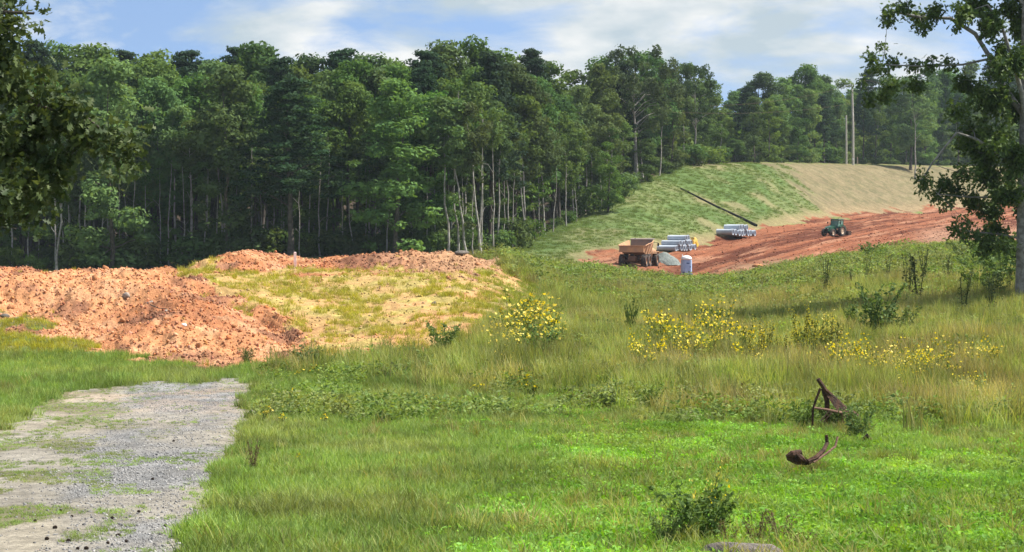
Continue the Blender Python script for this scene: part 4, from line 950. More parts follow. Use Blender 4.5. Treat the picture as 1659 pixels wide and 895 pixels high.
# ------------------------------------------------------------------ soil clods, rocks
rg = np.random.default_rng(5)
clod_m = [rock_mesh('dirt_clod', rg, M['clodp'], 1, .32, .72) for _ in range(7)]
n = 0
while n < 210:                                                      # the largest clods, each a piece of the mound
    px = rg.uniform(-40, 830); d = rg.uniform(64, 97)
    if region(np.array([px]), np.array([d]))[0] != 2: continue
    s = 0.05 + 0.12 * rg.uniform() ** 3.0
    if px > 300 and rg.uniform() < .35: s *= .8
    o = ob('dirt_clod', clod_m[rg.integers(7)], G[2]); o.location = gpt(px, d, s * .25); o.rotation_euler = tuple(rg.uniform(0, 6.28, 3)); o.scale = (s * rg.uniform(.8, 1.5), s, s); n += 1
def samp(n, d0, d1, px0=-60, px1=1730, pw=1.0):
    u = rg.uniform(0, 1, n); k = 2 - pw                              # density per area ~ d^-pw
    d = (d0 ** k + u * (d1 ** k - d0 ** k)) ** (1 / k) if abs(k) > 1e-6 else d0 * (d1 / d0) ** u
    return rg.uniform(px0, px1, n), d
def pts_of(px, d, dz=0): return np.stack([(px - CX) / F * d, d, ground_z(px, d) + dz], -1)
clod_i = [rock_mesh('clod', rg, M['clod'], 1, .32, .75, A3(1, 1, 1)) for _ in range(5)]
px, d = samp(72000, 62, 104, -260, 860, 0.5); r = region(px, d); keep = (r == 2) | ((r == 3) & (rg.uniform(0, 1, len(px)) < .22)); px, d, r = px[keep], d[keep], r[keep]
s = 0.012 + 0.06 * rg.uniform(0, 1, len(px)) ** 3.2
gc = ground_colour(px, d, r) * rg.uniform(.9, 1.25, (len(px), 1))
scatter('loose_soil', pts_of(px, d) + np.array([0, 0, 1]) * (s * .3)[:, None], rg.uniform(0, 6.28, (len(px), 3)), s[:, None] * rg.uniform(.7, 1.4, (len(px), 3)), rg.integers(0, 5, len(px)), gc, clod_i, 'loose red clay crumbs strewn over the soil mounds', 'soil')
px, d = samp(12000, 190, 440, 900, 1730, 1.2); r = region(px, d); keep = (r == 4); px, d, r = px[keep], d[keep], r[keep]
s = 0.04 + 0.12 * rg.uniform(0, 1, len(px)) ** 2.5; gc = ground_colour(px, d, r) * rg.uniform(.85, 1.2, (len(px), 1))
scatter('road_clods', pts_of(px, d), rg.uniform(0, 6.28, (len(px), 3)), s[:, None] * rg.uniform(.7, 1.4, (len(px), 3)), rg.integers(0, 5, len(px)), gc, clod_i, 'loose red clods churned up on the dirt road', 'soil')
# gravel on the driveway
px, d = samp(140000, 16, 62, -350, 450, 1.3); r = region(px, d); x = (px - CX) / F * d; py = HY + base_h(px, d) * F / d; lane = smooth(170, 50, np.abs(px - np.interp(py, [615, 700, 800, 900], [330, 260, 215, 170])) + (fbm(x / 1.1, d / 1.1, 4, 111) - .5) * 160); keep = (r == 1) & (rg.uniform(0, 1, len(px)) < .12 + .88 * lane) & (fbm(x / 1.3, d / 3.2, 4, 131) + rg.uniform(-.4, .28, len(px)) < .5); px, d, r = px[keep], d[keep], r[keep]
s = 0.006 + 0.018 * rg.uniform(0, 1, len(px)) ** 2.5; gv = (.16 + .17 * rg.uniform(0, 1, (len(px), 1)) ** 1.6) * np.array([1, .98, .96])
scatter('loose_gravel', pts_of(px, d), rg.uniform(0, 6.28, (len(px), 3)), s[:, None] * rg.uniform(.7, 1.4, (len(px), 3)), rg.integers(0, 5, len(px)), gv, clod_i, 'loose grey gravel covering the driveway', 'gravel')
def rock(px, py, s, mat, label, dmin=16, name='rock', flat=.7, rot=None, rough=.14):
    p, d = on_ground(px, py, dmin, s[2] * .3); o = ob(name, rock_mesh(name, rg, mat, 2, rough, flat)); o.location = p; o.scale = s; o.rotation_euler = rot or (0, 0, rg.uniform(0, 6)); return tag(o, label, 'rock')
rock(205, 478, (.2, .17, .2), M['stone'], 'pale grey rock high on the left soil mound', 60)
rock(246, 486, (.24, .18, .2), M['stone'], 'large tilted grey rock on the left soil mound face', 60)
rock(270, 496, (.15, .13, .14), M['stone'], 'whitish rock right of the tilted grey rock on the mound', 60)
rock(298, 530, (.13, .11, .11), M['white'], 'white stone low on the right side of the left mound', 60)
rock(29, 511, (.14, .13, .14), M['stone'], 'pale stone near the left edge of the soil mound', 60)
rock(8, 507, (.28, .22, .16), M['graystone'], 'dark grey rock at the left edge of the soil mound', 60)
rock(788, 413, (.5, .32, .17), M['stone'], 'pale flat slab of rock on the right end of the ridge', 80)
rock(748, 414, (.4, .3, .2), M['graystone'], 'small brown rock beside the pale slab on the ridge', 80)
rock(872, 452, (.38, .3, .3), M['graystone'], 'brown rock on the grassy right flank of the ridge', 80)
rock(846, 436, (.3, .3, .22), M['graystone'], 'small brown rock above the one on the ridge flank', 80)
rock(703, 497, (.14, .10, .2), M['graystone'], 'small dark stone alone on the straw bank', 60)
rock(1346, 421, (1.4, .7, .35), M['clodp'], 'red earth lump on the near verge of the dirt road', 185)
rock(1226, 437, (.9, .6, .35), M['clodp'], 'small red earth heap on the verge right of the toilet', 185)
rock(1206, 913, (.50, .34, .24), M['graystone'], 'low grey brown boulder at the bottom edge among weeds', 16, 'boulder', rough=.24)
# fallen pale branch and roots on the mound
def branch(px, py, path, r, mat, label, dmin):
    p, d = on_ground(px, py, dmin); m = MB(); m.tube(path, np.linspace(r, r * .4, len(path)), 6); o = m.build('fallen_branch', mat); o.location = p; return tag(o, label, 'branch')
branch(258, 500, [(-.35, 0, .25), (0, -.1, .12), (.4, -.25, .1), (.75, -.3, .02)], .022, M['bark'], 'thin dark root sticking out of the left soil mound', 60)
branch(765, 404, [(-1.2, 0, .0), (0, .3, .5), (1.1, .2, 1.1), (1.5, 0, 1.2)], .09, M['palebark'], 'pale fallen branch at the wood edge beyond the slab', 150)
branch(700, 410, [(-3, 0, .8), (0, .3, .5), (3, .2, .1)], .11, M['bark'], 'fallen log lying at the wood edge beyond the ridge', 150)

# ------------------------------------------------------------------ rusty farm implement in the grass
d = hit(1345, 700)
J = lambda a, b, c=0.0: tuple(img(a, b, d + c))
t = empty('plow_frame', gpt(1345, d), 0, 1, 'rusty old plow frame standing tilted in the tall grass', 'plow'); inv = t.location.copy()
def wpart(name, path, r, mat, parent, k=7, flat=None):
    m = MB(); m.tube([Vector(q) - inv for q in path], r, k); o = m.build(name, mat, parent); return o
wpart('beam', [J(1325, 614), J(1337, 632), J(1358, 652, .1), J(1382, 674, .25)], [.045, .048, .055, .045], M['rust'], t)
m = MB(); m.add([Vector(J(*q)) - inv for q in ((1333, 632, -.03), (1347, 640, .0), (1372, 662, .1), (1384, 680, .12), (1372, 680, .0), (1352, 660, -.05))], [(0, 1, 2, 3, 4, 5)])
m.add([Vector(J(*q)) - inv for q in ((1333, 632, .01), (1347, 640, .04), (1372, 662, .14), (1384, 680, .16), (1372, 680, .04), (1352, 660, -.01))], [(5, 4, 3, 2, 1, 0)]); m.build('share_plate', M['rust'], t)
wpart('strut', [J(1329, 630), J(1322, 648, -.05), J(1317, 664, -.1), J(1316, 690, -.1)], [.028, .026, .026, .026], M['rust'], t)
wpart('upright', [J(1334, 630, .05), J(1340, 650, .05), J(1341, 690, .05)], [.05, .055, .05], M['rust'], t)
wpart('cross_bar', [J(1319, 661, -.12), J(1340, 664, -.12), J(1358, 668, -.1), J(1374, 671, 0)], [.022, .024, .03, .035], M['rustpale'], t)
wpart('brace', [J(1345, 664, -.1), J(1330, 682, -.15)], .014, M['rustpale'], t); wpart('brace', [J(1350, 666, -.1), J(1334, 684, -.15)], .014, M['rustpale'], t)
wpart('axle', [J(1366, 668, -.1), J(1369, 678, -.1), J(1366, 690, -.1)], [.05, .06, .05], M['rustpale'], t)
wpart('hub', [J(1378, 670, .1), J(1388, 676, .1)], [.09, .08], M['rust'], t, 10)
d = hit(1305, 772)
t = empty('plow_beam', gpt(1308, d), 0, 1, 'curved rusty plow beam lying in the grass below the frame', 'plow'); inv = t.location.copy()
wpart('beam', [J(1339, 705, .3), J(1340, 718, .3), J(1334, 730, .15), J(1322, 742, 0), J(1309, 749, -.05), J(1299, 744, -.05), J(1290, 736, 0)], [.025, .032, .036, .04, .05, .05, .055], M['rust'], t)
wpart('tine', [J(1357, 708, .3), J(1353, 724, .2), J(1338, 736, .1), J(1318, 749, -.05)], .018, M['rustpale'], t)
wpart('socket', [J(1274, 741), J(1284, 737), J(1298, 733, .03)], [.035, .07, .05], M['rust'], t, 9)
wpart('flange', [J(1276, 742), J(1290, 748), J(1308, 750)], [.035, .05, .04], M['rust'], t, 8)
p, d = on_ground(1405, 722); o = MB(); o.tube([(-.12, 0, .05), (0, 0, .16), (.1, .05, .05)], [.03, .05, .04], 7); o = o.build('iron_scrap', M['rust']); o.location = p; tag(o, 'dark piece of scrap iron right of the curved plow beam', 'scrap iron')

# ------------------------------------------------------------------ dark cones on the gravel
m = MB(); prof = [(0, .001), (.008, .018), (.03, .028), (.055, .02), (.075, .004), (.075, .001)]
m.lathe([(z, r_ * .8) for z, r_ in prof], (0, 0, 0), 'z', 9)
for kz in range(5):
    for k in range(8):
        a = k * math.pi / 4 + kz * .4; rr = np.interp(.01 + kz * .013, [q[0] for q in prof], [q[1] for q in prof])
        m.box((rr * math.cos(a), rr * math.sin(a), .01 + kz * .013), (.012, .012, .006), (0, -.5, a))
cone_me = bpy.data.meshes.new('pine_cone'); cone_me.from_pydata(m.v, [], m.f); cone_me.materials.append(M['cone'])
cones = []
for k, (a, b_, sz) in enumerate([(92, 858, 1.1), (110, 880, 1.2), (73, 875, 1), (196, 870, 1.2), (205, 880, .8), (222, 832, .9), (266, 855, 1), (180, 843, .9), (136, 893, 1), (124, 893, .8), (56, 851, .9), (98, 833, .9), (115, 840, .8), (250, 779, 1), (283, 715, 1), (176, 883, .8)]):
    p, d = on_ground(a, b_, 16, .012); o = ob('pine_cone', cone_me, None, p); o.rotation_euler = (1.45, 0, rg.uniform(0, 6)); o.scale = (sz * .7,) * 3
    tag(o, 'cone', 'pine cone', 'pine cones on the gravel'); cones.append((o, a))
number_labels(cones, 'dark pine cone', 'lying on the gravel driveway')

# ------------------------------------------------------------------ grass and weeds
def grass_mesh(name, n, rad, h, wd, seed, c1, c2, lean=.55, tip=None, segs=3):
    g_ = np.random.default_rng(seed); V, Fq, tt, q = blades(n, rad, h, wd, g_, lean, segs)
    col = np.asarray(c1) * (1 - q[:, None]) + np.asarray(c2) * q[:, None]
    if tip is not None: k = smooth(.55, 1, tt)[:, None] * (q[:, None] > .35); col = col * (1 - k) + np.asarray(tip) * k
    return mesh_np(name, V, [Fq], col, M['grass'])
def cover_mesh(name, n, rad, h, size, seed, c1, c2):
    g_ = np.random.default_rng(seed); r = rad * np.sqrt(g_.uniform(0, 1, n)); a = g_.uniform(0, 6.28, n)
    P = np.stack([r * np.cos(a), r * np.sin(a), h * g_.uniform(.1, 1, n)], -1); nr = unit(g_.normal(size=(n, 3)) * .55 + np.array([0, 0, 1]))
    V, Fq = leaf_quads(P, nr, size * g_.uniform(.6, 1.3, n), g_, .5); q = np.repeat(g_.uniform(0, 1, n), 4)[:, None]
    return mesh_np(name, V, [Fq], np.asarray(c1) * (1 - q) + np.asarray(c2) * q, M['grass'])
fine = [grass_mesh('fine', 20, .12, .20, .013, 900 + i, (.145, .25, .052), (.24, .34, .09), .75) for i in range(5)]
lush = [grass_mesh('lush', 24, .12, .15, .013, 920 + i, (.135, .30, .034), (.22, .40, .05), .85) for i in range(6)] + [cover_mesh('cover', 34, .15, .10, .026, 930 + i, (.13, .30, .034), (.22, .42, .05)) for i in range(3)]
tall = [grass_mesh('tall', 24, .17, .62, .019, 940 + i, (.17, .255, .055), (.285, .34, .095), .5, (.33, .32, .12), 4) for i in range(5)]
farg = [grass_mesh('far', 42, .45, .42, .028, 960 + i, (.16, .22, .06), (.26, .29, .10), .6, (.29, .275, .125)) for i in range(5)]
weedy = [cover_mesh('weedy', 46, .22, .42, .05, 980 + i, (.11, .185, .042), (.20, .27, .07)) for i in range(4)]
def place(name, px, d, scl, nk, tint, meshes, label, hz=None):
    n = len(px); s = np.broadcast_to(scl, (n,)) * rg.uniform(.7, 1.3, n)
    S = np.stack([s, s, s * (hz if hz is not None else 1) * rg.uniform(.75, 1.25, n)], -1)
    R = np.stack([rg.normal(0, .1, n), rg.normal(0, .1, n), rg.uniform(0, 6.28, n)], -1)
    scatter(name, pts_of(px, d), R, S, rg.integers(0, nk, n), tint, meshes, label, 'grass')
def tint_noise(px, d, seed, lo=.75, hi=1.3):
    x = (px - CX) / F * d; a = .6 * fbm(x / 1.6, d / 2.4, 3, seed) + .4 * fbm(x / .45, d / .7, 2, seed + 9); b_ = fbm(x / 2.5 + 50, d / 3.5, 3, seed + 5)
    v = lo + (hi - lo) * smooth(.3, .7, a); wmt = smooth(.42, .66, b_)
    return np.stack([v * (1 + .20 * wmt), v * (1 - .02 * wmt), v * (1 + .25 * wmt)], -1)
def lush_mask(px, d):
    """the low bright green patch in the middle of the near field"""
    x = (px - CX) / F * d; py = HY + base_h(px, d) * F / d; nz = (fbm(x / 1.6, d / 2.2, 3, 201) - .5)
    return .92 * smooth(-.5, .7, np.minimum((px - (900 - (py - 620) * .55)) / 260, (py - (640 + (px - 950) * .085)) / 90) + nz * 2.6)
# near field, three kinds
px, d = samp(96000, 16, 66, -500, 2300, 1.25); r = region(px, d); lm_ = lush_mask(px, d); dry = rg.uniform(0, 1, len(px))
x = (px - CX) / F * d
rim = np.mean([region(px + a, d * b_) != 1 for a, b_ in ((60, 1), (-60, 1), (0, 1.08), (0, .93), (25, 1.03), (-25, .97), (12, 1), (-12, 1))], 0)
patch2 = (r == 1) & (fbm(x / .8 + 3, d / 1.8, 3, 145) - .13 * smooth(120, 330, px) > .55)
patch = patch2 | (r == 1) & (rim > rg.uniform(.05, 1, len(px))) | (r == 1) & (smooth(.52, .60, fbm(x / 1.2 + 9, d / 3.0, 3, 141)) * (.15 + .85 * smooth(330, 40, px)) > rg.uniform(0.05, .8, len(px)))
edge_ok = (r == 0)
k = (edge_ok & (dry > lm_)) | (patch & (dry < .6))
place('meadow_grass', px[k], d[k], np.where(patch[k], .5, 1.0), 5, tint_noise(px[k], d[k], 211), fine, 'fine green grass over the near field', np.where(patch[k], .45, 1 + .5 * smooth(40, 58, d[k])))
k = edge_ok & (dry <= lm_)
place('lush_grass', px[k], d[k], np.full(k.sum(), 1.1), 9, tint_noise(px[k], d[k], 221, .7, 1.3), lush, 'low bright green grass and clover in the near field', None)
px, d = samp(7600, 17, 60, -400, 2250, 1.1); r = region(px, d); x = (px - CX) / F * d
k = (r == 0) & (fbm(x / 1.4, d / 2.0, 3, 205) + rg.uniform(-.12, .12, len(px)) > .52)
px, d = px[k], d[k]
for a, b_, n_ in ((1345, 700, 26), (1385, 705, 14), (1310, 768, 16), (1285, 772, 8), (1125, 893, 10)):
    dd = hit(a, b_); px = np.append(px, a + rg.normal(0, 16, n_)); d = np.append(d, dd + rg.normal(0, .35, n_))
k = np.ones(len(px), bool)
place('grass_tufts', px[k], d[k], rg.uniform(.45, .8, k.sum()), 5, tint_noise(px[k], d[k], 207, .7, 1.2), tall, 'coarse grass tufts standing above the short near grass', .62)
# taller grass toward the middle distance and on the right
px, d = samp(45000, 36, 100, 380, 2180, 1.0); r = region(px, d); py = HY + base_h(px, d) * F / d; x = (px - CX) / F * d
lim = 585 + (px - 700) * .07
dens = smooth(lim + 60, lim - 25, py + (fbm(x / 2, d / 3, 3, 231) - .5) * 110) * np.where((px < 700) & (py < 590), .25, 1)
k = (r == 0) & (rg.uniform(0, 1, len(px)) < dens)
place('tall_grass', px[k], d[k], np.full(k.sum(), 1.0), 5, tint_noise(px[k] * 1.0, d[k], 241, .72, 1.35), tall, 'tall seeding grass across the middle of the field', .7 + .8 * fbm(x[k] / 2.0, d[k] / 2.6, 2, 251))
px, d = samp(24000, 34, 150, 420, 2100, .9); r = region(px, d); x = (px - CX) / F * d; py = HY + base_h(px, d) * F / d
k = (r == 0) & (fbm(x / 3, d / 4, 3, 261) + rg.uniform(-.1, .1, len(px)) > .585 - .15 * smooth(650, 1100, px)) & (py < 690)
place('broadleaf_weeds', px[k], d[k], 1.0 + .5 * smooth(60, 110, d[k]), 4, tint_noise(px[k], d[k], 271), weedy, 'leafy green weeds mixed into the tall grass')
px, d = samp(36000, 92, 215, 700, 1980, .7); r = region(px, d); x = (px - CX) / F * d; k = (r == 0)
t_ = tint_noise(px[k], d[k], 281, .75, 1.3)
place('field_grass', px[k], d[k], np.full(k.sum(), 1.0), 5, t_, farg, 'dry green grass on the far part of the field', .55 + .9 * fbm(x[k] / 5, d[k] / 7, 2, 291))
# sparse yellow grass on the straw bank and at the foot of the mounds
px, d = samp(32000, 60, 102, -260, 900, .5); r = region(px, d); x = (px - CX) / F * d; nz = .5 * fbm(x / 2.2, d / 2.2, 3, 301) + .5 * fbm(x / .7, d / .9, 2, 305)
k = ((r == 3) & (nz + rg.uniform(-.12, .12, len(px)) > .535 - .16 * smooth(720, 880, px))) | ((r == 0) & (d < 100)) | ((r == 2) & (rg.uniform(0, 1, len(px)) < .004))
yq = smooth(720, 900, px[k])[:, None]; yl = (np.array([2.0, 1.28, .75]) * (1 - yq) + np.array([1.15, 1.0, .8]) * yq) * rg.uniform(.7, 1.15, (k.sum(), 1))
place('bank_grass', px[k], d[k], np.full(k.sum(), 1.1), 5, np.where(((r[k] == 0) & (d[k] < 66))[:, None], tint_noise(px[k], d[k], 311, .9, 1.4) * np.array([1.15, 1.1, .8]), yl), fine, 'thin yellow green grass growing on the straw covered bank', 1.1)
# tufts on the cut slope
px, d = samp(26000, 205, 400, 790, 1420, .3); r = region(px, d); x = (px - CX) / F * d; cc = ground_colour(px, d, r)
k = (r == 5) & (cc[:, 1] > cc[:, 0] * 1.0) & (rg.uniform(0, 1, len(px)) < .8)
place('slope_grass', px[k], d[k], np.full(k.sum(), 1.0), 5, np.array([.60, .74, .55]) * rg.uniform(.88, 1.14, (k.sum(), 1)), farg, 'short green grass on the cut slope', .6)

stalk = [grass_mesh('stalk', 6, .12, .95, .011, 990 + i, (.13, .105, .06), (.24, .20, .11), .22, (.10, .075, .045), 4) for i in range(3)] + [grass_mesh('seedhead', 7, .12, .85, .013, 995 + i, (.20, .23, .09), (.30, .30, .14), .3, (.40, .35, .2), 4) for i in range(3)]
px, d = samp(4600, 38, 150, 560, 2080, .9); r = region(px, d); x = (px - CX) / F * d; py = HY + base_h(px, d) * F / d
k = (r == 0) & (py < 650) & (fbm(x / 2.0, d / 3.0, 3, 321) + rg.uniform(-.1, .1, len(px)) > .47)
place('dead_stalks', px[k], d[k], rg.uniform(.6, 1.1, k.sum()), 6, np.ones((k.sum(), 3)) * rg.uniform(.7, 1.2, (k.sum(), 1)), stalk, 'thin dry stalks and seed heads standing in the tall grass')
# flowering plants, weeds and shrubs that can be told apart
def plant_variant(seed, stems, h, spread, leaves, leaf, flowers, fl, c1, c2, flc=(.86, .69, .03), top=.25, stemcol='weed', branchy=.35):
    g_ = np.random.default_rng(seed); Vs, Fs, b = [], [], 0; LP, FP = [], []
    for _ in range(stems):
        a = g_.uniform(0, 6.28); r0 = spread * .25 * g_.uniform(); hh = h * g_.uniform(.65, 1.05); ln = spread * g_.uniform(.3, 1)
        t4 = np.linspace(0, 1, 5); path = np.stack([np.cos(a) * (r0 + ln * t4 ** 1.5), np.sin(a) * (r0 + ln * t4 ** 1.5), hh * t4 - .04], -1)
        V, Fq, _ = tube_np(path, np.linspace(.008, .003, 5) * max(1, h), 4); Vs.append(V); Fs.append(Fq + b); b += len(V)
        q = g_.uniform(.1, 1, leaves); LP.append(np.stack([np.interp(q, t4, path[:, i]) for i in range(3)], -1) + g_.normal(size=(leaves, 3)) * [branchy * .25 * h, branchy * .25 * h, .03 * h] * (1.2 - q[:, None]))
        if flowers: q = g_.uniform(1 - top, 1, flowers); FP.append(np.stack([np.interp(q, t4, path[:, i]) for i in range(3)], -1) + g_.normal(size=(flowers, 3)) * [branchy * .18 * h, branchy * .18 * h, .05 * h])
    st = np.concatenate(Vs); stem = mesh_np('stem', st, [np.concatenate(Fs)], np.broadcast_to(np.asarray(c1) * .9, st.shape), M['weed'])
    P = np.concatenate(LP); n = len(P); V, Fq = leaf_quads(P, unit(g_.normal(size=(n, 3)) * .8 + [0, 0, .7]), leaf * g_.uniform(.6, 1.3, n), g_, .42); q = np.repeat(g_.uniform(0, 1, n), 4)[:, None]
    lv = mesh_np('foliage', V, [Fq], np.asarray(c1) * (1 - q) + np.asarray(c2) * q, M['weed']); flm = None
    if flowers:
        P = np.concatenate(FP); n = len(P); nr = unit(g_.normal(size=(n, 3)) * .6 + [0, -.5, .6]); A = unit(np.cross(nr, g_.normal(size=(n, 3)))); B = np.cross(nr, A); s = fl * g_.uniform(.7, 1.25, n)[:, None]
        pts = []
        for i in range(10):
            an = i * np.pi / 5; rr = 1.0 if i % 2 == 0 else .5; pts.append(P + (A * np.cos(an) + B * np.sin(an)) * s * rr + nr * s * (.15 if i % 2 == 0 else 0))
        V = np.stack(pts, 1).reshape(-1, 3); q = np.repeat(g_.uniform(.8, 1.1, n), 10)[:, None]
        flm = mesh_np('flowers', V, [np.arange(10 * n).reshape(-1, 10)], np.asarray(flc) * q, M['petal'])
    return stem, lv, flm
FLV = [plant_variant(1000 + i, 4, 1.0, .40, 26, .042, 6, .036, (.12, .18, .04), (.21, .26, .065)) for i in range(4)]
LOWV = [plant_variant(1050 + i, 4, .32, .16, 14, .03, 3, .022, (.10, .15, .03), (.17, .21, .05)) for i in range(3)]
GOLD = [plant_variant(1070 + i, 6, 1.0, .25, 40, .045, 34, .016, (.10, .14, .03), (.18, .20, .05), (.66, .56, .05), .3, branchy=.25) for i in range(2)]
FEN = [plant_variant(1100 + i, 5, 1.5, .22, 60, .035, 0, 0, (.05, .075, .03), (.10, .125, .055), branchy=.16) for i in range(3)]
SHR = [plant_variant(1150 + i, 16, 1.0, .62, 60, .055, 0, 0, (.075, .135, .035), (.15, .22, .065), branchy=.5) for i in range(3)]
BRN = [plant_variant(1180 + i, 14, 1.0, .5, 40, .04, 0, 0, (.11, .085, .05), (.20, .16, .09), branchy=.4) for i in range(2)]
def plant(name, V, px, py, hpx, label, cat, group=None, native=1.0, wx=1.0, dmin=30, hmax=None):
    p, d = on_ground(px, py, dmin); s = hpx / F * d / native
    e = empty(name, p, rg.uniform(0, 6.28), (s * wx, s * wx, s), label, cat, group); v = V[rg.integers(len(V))]
    ob('stem', v[0], e); o = ob('foliage', v[1], e); o['kind'] = 'stuff'
    if v[2] is not None: o = ob('flowers', v[2], e); o['kind'] = 'stuff'
    return e
def flowers(lst, label, group, V=FLV, name='flowering_weed', native=1.0, jit=10, wx=1.0):
    number_labels([(plant(name, V, a, top + h, h, 'flower', 'flower', group, native, wx), a) for a, top, h in [(q[0] + rg.normal() * 15, q[1] + rg.normal() * 8, q[2]) for q in lst for _ in range(2)]], *label)
flowers([(1078, 492, 75), (1070, 500, 70), (1052, 532, 60), (1046, 545, 55), (1066, 540, 60), (1100, 518, 70), (1112, 520, 65), (1130, 505, 75), (1142, 488, 80), (1150, 505, 70), (1172, 490, 70), (1190, 518, 65), (1200, 520, 65), (1215, 545, 60), (1160, 530, 60), (1118, 548, 55), (1085, 548, 55)],
        ('yellow flowering weed', 'in the clump mid field below the toilet'), 'yellow flowers mid field')
flowers([(828, 500, 70), (845, 478, 85), (860, 472, 95), (875, 485, 85), (890, 490, 80), (850, 505, 70), (835, 520, 60), (870, 512, 65), (905, 505, 70), (820, 535, 50), (812, 512, 60)], ('yellow flowering weed', 'in the big clump at the ridge foot'), 'yellow flowers at the ridge foot', wx=1.1)
flowers([(1352, 540, 70), (1368, 535, 70), (1360, 565, 55), (1385, 545, 65), (1400, 552, 60), (1418, 560, 60), (1312, 595, 40), (1236, 560, 50)],
        ('yellow flowering weed', 'in the band left below the leafy shrub'), 'yellow flowers below the shrub')
flowers([(1452, 558, 60), (1448, 572, 50), (1482, 575, 55), (1492, 565, 60), (1505, 558, 65), (1515, 562, 60), (1528, 550, 70), (1520, 575, 55), (1490, 590, 50), (1578, 547, 60), (1584, 548, 60), (1552, 600, 45), (1595, 600, 55), (1604, 618, 45), (1630, 605, 50), (1645, 625, 40), (1620, 630, 40), (1475, 600, 40)],
        ('yellow flowering weed', 'in the band right of the leafy shrub'), 'yellow flowers right of centre')
flowers([(1310, 500, 90), (1345, 498, 90), (1325, 512, 80), (1245, 515, 75), (1232, 530, 70), (1290, 540, 60)], ('tall plumed goldenrod', 'left of the leafy shrub'), 'goldenrods', GOLD, 'goldenrod', wx=.8)
lows = []
for a, b_, h in ((425, 685, 22), (433, 680, 20), (462, 690, 20), (478, 618, 20), (500, 614, 18), (516, 612, 20), (474, 648, 16), (700, 660, 16), (768, 640, 24), (820, 635, 28), (838, 630, 30), (858, 634, 28), (865, 640, 24), (488, 748, 16), (650, 748, 14), (525, 690, 16), (1312, 608, 20)):
    lows.append((plant('low_flower', LOWV, a, b_, h * 1.25, 'low', 'flower', 'low yellow flowers in the near grass', .32, 1.2, 16), a))
number_labels(lows, 'low weed with small yellow flowers', 'in the near grass')
# dog fennel and other dark tall weeds
for a, b_, h, lb in ((1337, 487, 75, 'dark feathery weed standing alone above the left goldenrod'), (1470, 492, 85, 'dark leaning feathery weed behind the leafy shrub'), (1405, 468, 50, 'dark feathery weed left of the shrub top'), (1487, 500, 95, 'tall dark feathery weed right of the leafy shrub'), (1440, 455, 45, 'small dark weed on the field crest'),
                     (1560, 520, 90, 'tall feathery green weed with a dark foot near the oak'), (1605, 520, 85, 'feathery weed nearest the oak trunk'), (1535, 470, 60, 'brownish feathery weed at the field edge under the oak'), (1380, 470, 35, 'short dark weed left of the shrub'), (1318, 465, 30, 'thin brown weed on the middle of the field'), (1498, 470, 70, 'feathery weed with pale heads behind the shrub')):
    plant('feathery_weed', FEN, a, b_, h, lb, 'weed', None, 1.5, 1.3, 60)
plant('leafy_shrub', SHR, 1428, 556, 98, 'large leafy green shrub in the middle of the right field', 'shrub', None, 1.0, .85, 45)
plant('leafy_shrub', SHR, 1460, 555, 60, 'lower brownish side growth beside the large leafy shrub', 'shrub', None, 1.0, .9, 45)
plant('leafy_shrub', SHR, 1392, 545, 50, 'small grey green bush at the left foot of the large shrub', 'shrub', None, 1.0, .9, 45)
plant('leafy_shrub', SHR, 1585, 485, 55, 'pale green bush with dark berries beside the oak trunk', 'shrub', None, 1.0, .9, 60)
plant('leafy_shrub', SHR, 1625, 470, 75, 'dark bush under the oak branches', 'shrub', None, 1.0, 1.1, 60)
plant('leafy_shrub', SHR, 1560, 430, 45, 'yellow green bush on the field crest under the oak branch', 'shrub', None, 1.0, 1.3, 100)
plant('leafy_shrub', SHR, 1415, 420, 28, 'green bush on the crest before the dirt road', 'shrub', None, 1.0, 1.6, 100)
for a, b_, h, lb in ((1600, 440, 60, 'leafy bush left of the oak trunk, under the lowest branches'), (1640, 445, 70, 'leafy bush against the oak trunk'), (1575, 450, 35, 'low bush at the left of the growth under the oak'), (1615, 488, 40, 'low pale bush in front of the oak growth')): plant('leafy_shrub', SHR, a, b_, h, lb, 'shrub', None, 1.0, 1.3, 75)
plant('leafy_shrub', SHR, 500, 600, 42, 'dark weed bush at the right foot of the left soil mound', 'shrub', None, 1.0, 1.2, 40)
plant('leafy_shrub', SHR, 400, 590, 30, 'small leafy weed in front of the left soil mound', 'shrub', None, 1.0, .8, 40)
plant('leafy_shrub', SHR, 715, 580, 60, 'dark grassy bush at the foot of the straw bank', 'shrub', None, 1.0, .9, 40)
plant('leafy_shrub', SHR, 872, 585, 55, 'dark leafy growth under the large yellow flower clump', 'shrub', None, 1.0, 1.2, 40)
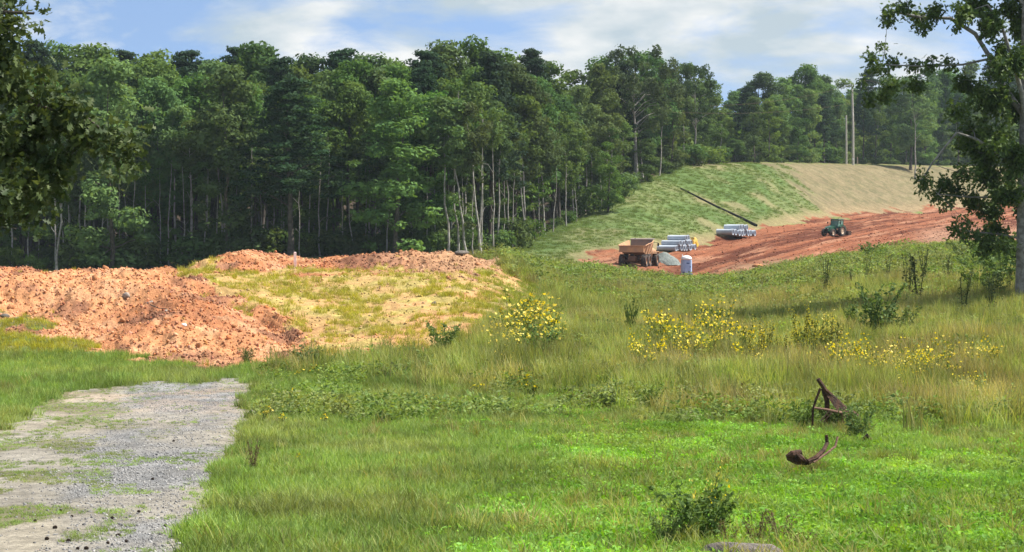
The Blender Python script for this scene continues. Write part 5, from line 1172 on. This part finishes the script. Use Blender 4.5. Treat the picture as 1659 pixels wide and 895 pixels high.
plant('leafy_shrub', SHR, 1022, 555, 70, 'thin leafy sapling in the centre of the field', 'shrub', None, 1.0, .3, 40)
plant('leafy_shrub', SHR, 1125, 885, 100, 'dark bush at the bottom edge beside the boulder', 'shrub', None, 1.0, 1.15, 16)
plant('leafy_shrub', SHR, 1150, 880, 80, 'dark side growth of the bush at the bottom edge', 'shrub', None, 1.0, 1.1, 16)
plant('leafy_shrub', SHR, 1075, 893, 60, 'low dark weed left of the bottom bush', 'shrub', None, 1.0, .8, 16)
plant('dead_weed', BRN, 1225, 890, 70, 'brown dead weed beside the bottom boulder', 'weed', None, 1.0, .7, 16)
plant('dead_weed', BRN, 1180, 893, 50, 'thin brown weed on the left of the bottom boulder', 'weed', None, 1.0, .8, 16)
plant('dead_weed', BRN, 1265, 880, 55, 'brown weed just behind the bottom boulder', 'weed', None, 1.0, 1.0, 16)
plant('dead_weed', BRN, 1300, 893, 45, 'low brown weed right of the bottom boulder', 'weed', None, 1.0, 1.2, 16)
plant('dead_weed', BRN, 410, 765, 60, 'brown stalky weed at the edge of the driveway', 'weed', None, 1.0, .5, 16)
number_labels([(plant('flowering_weed', FLV, a, b_, h, 'f', 'flower', 'yellow flowers in the bottom bush', 1.0, .6, 16), a) for a, b_, h in ((1150, 850, 95), (1165, 860, 85), (1135, 850, 90))], 'yellow flowering weed', 'growing out of the dark bottom bush')
for a, b_, h, lb in ((1350, 700, 45, 'leafy weed covering the foot of the plow frame'), (1395, 715, 60, 'bushy weed right of the plow'), (1300, 695, 45, 'leafy weed between the plow pieces at left'), (1055, 672, 42, 'weed clump in the grass left of the plow'), (985, 668, 36, 'weed clump in the grass at centre')):
    plant('leafy_weed', SHR, a, b_, h, lb, 'weed', None, 1.0, .9, 20)
p, d = on_ground(1198, 662, 20); m = MB(); m.tube([(0, 0, -.1), (.03, 0, .3), (.06, 0, .62)], [.022, .028, .02], 6); m.tube([(.05, 0, .52), (.11, 0, .66)], [.014, .01], 5); o = m.build('dead_stalk', M['rust']); o.location = p; tag(o, 'single dark dead stalk standing in the grass left of the plow', 'stalk')
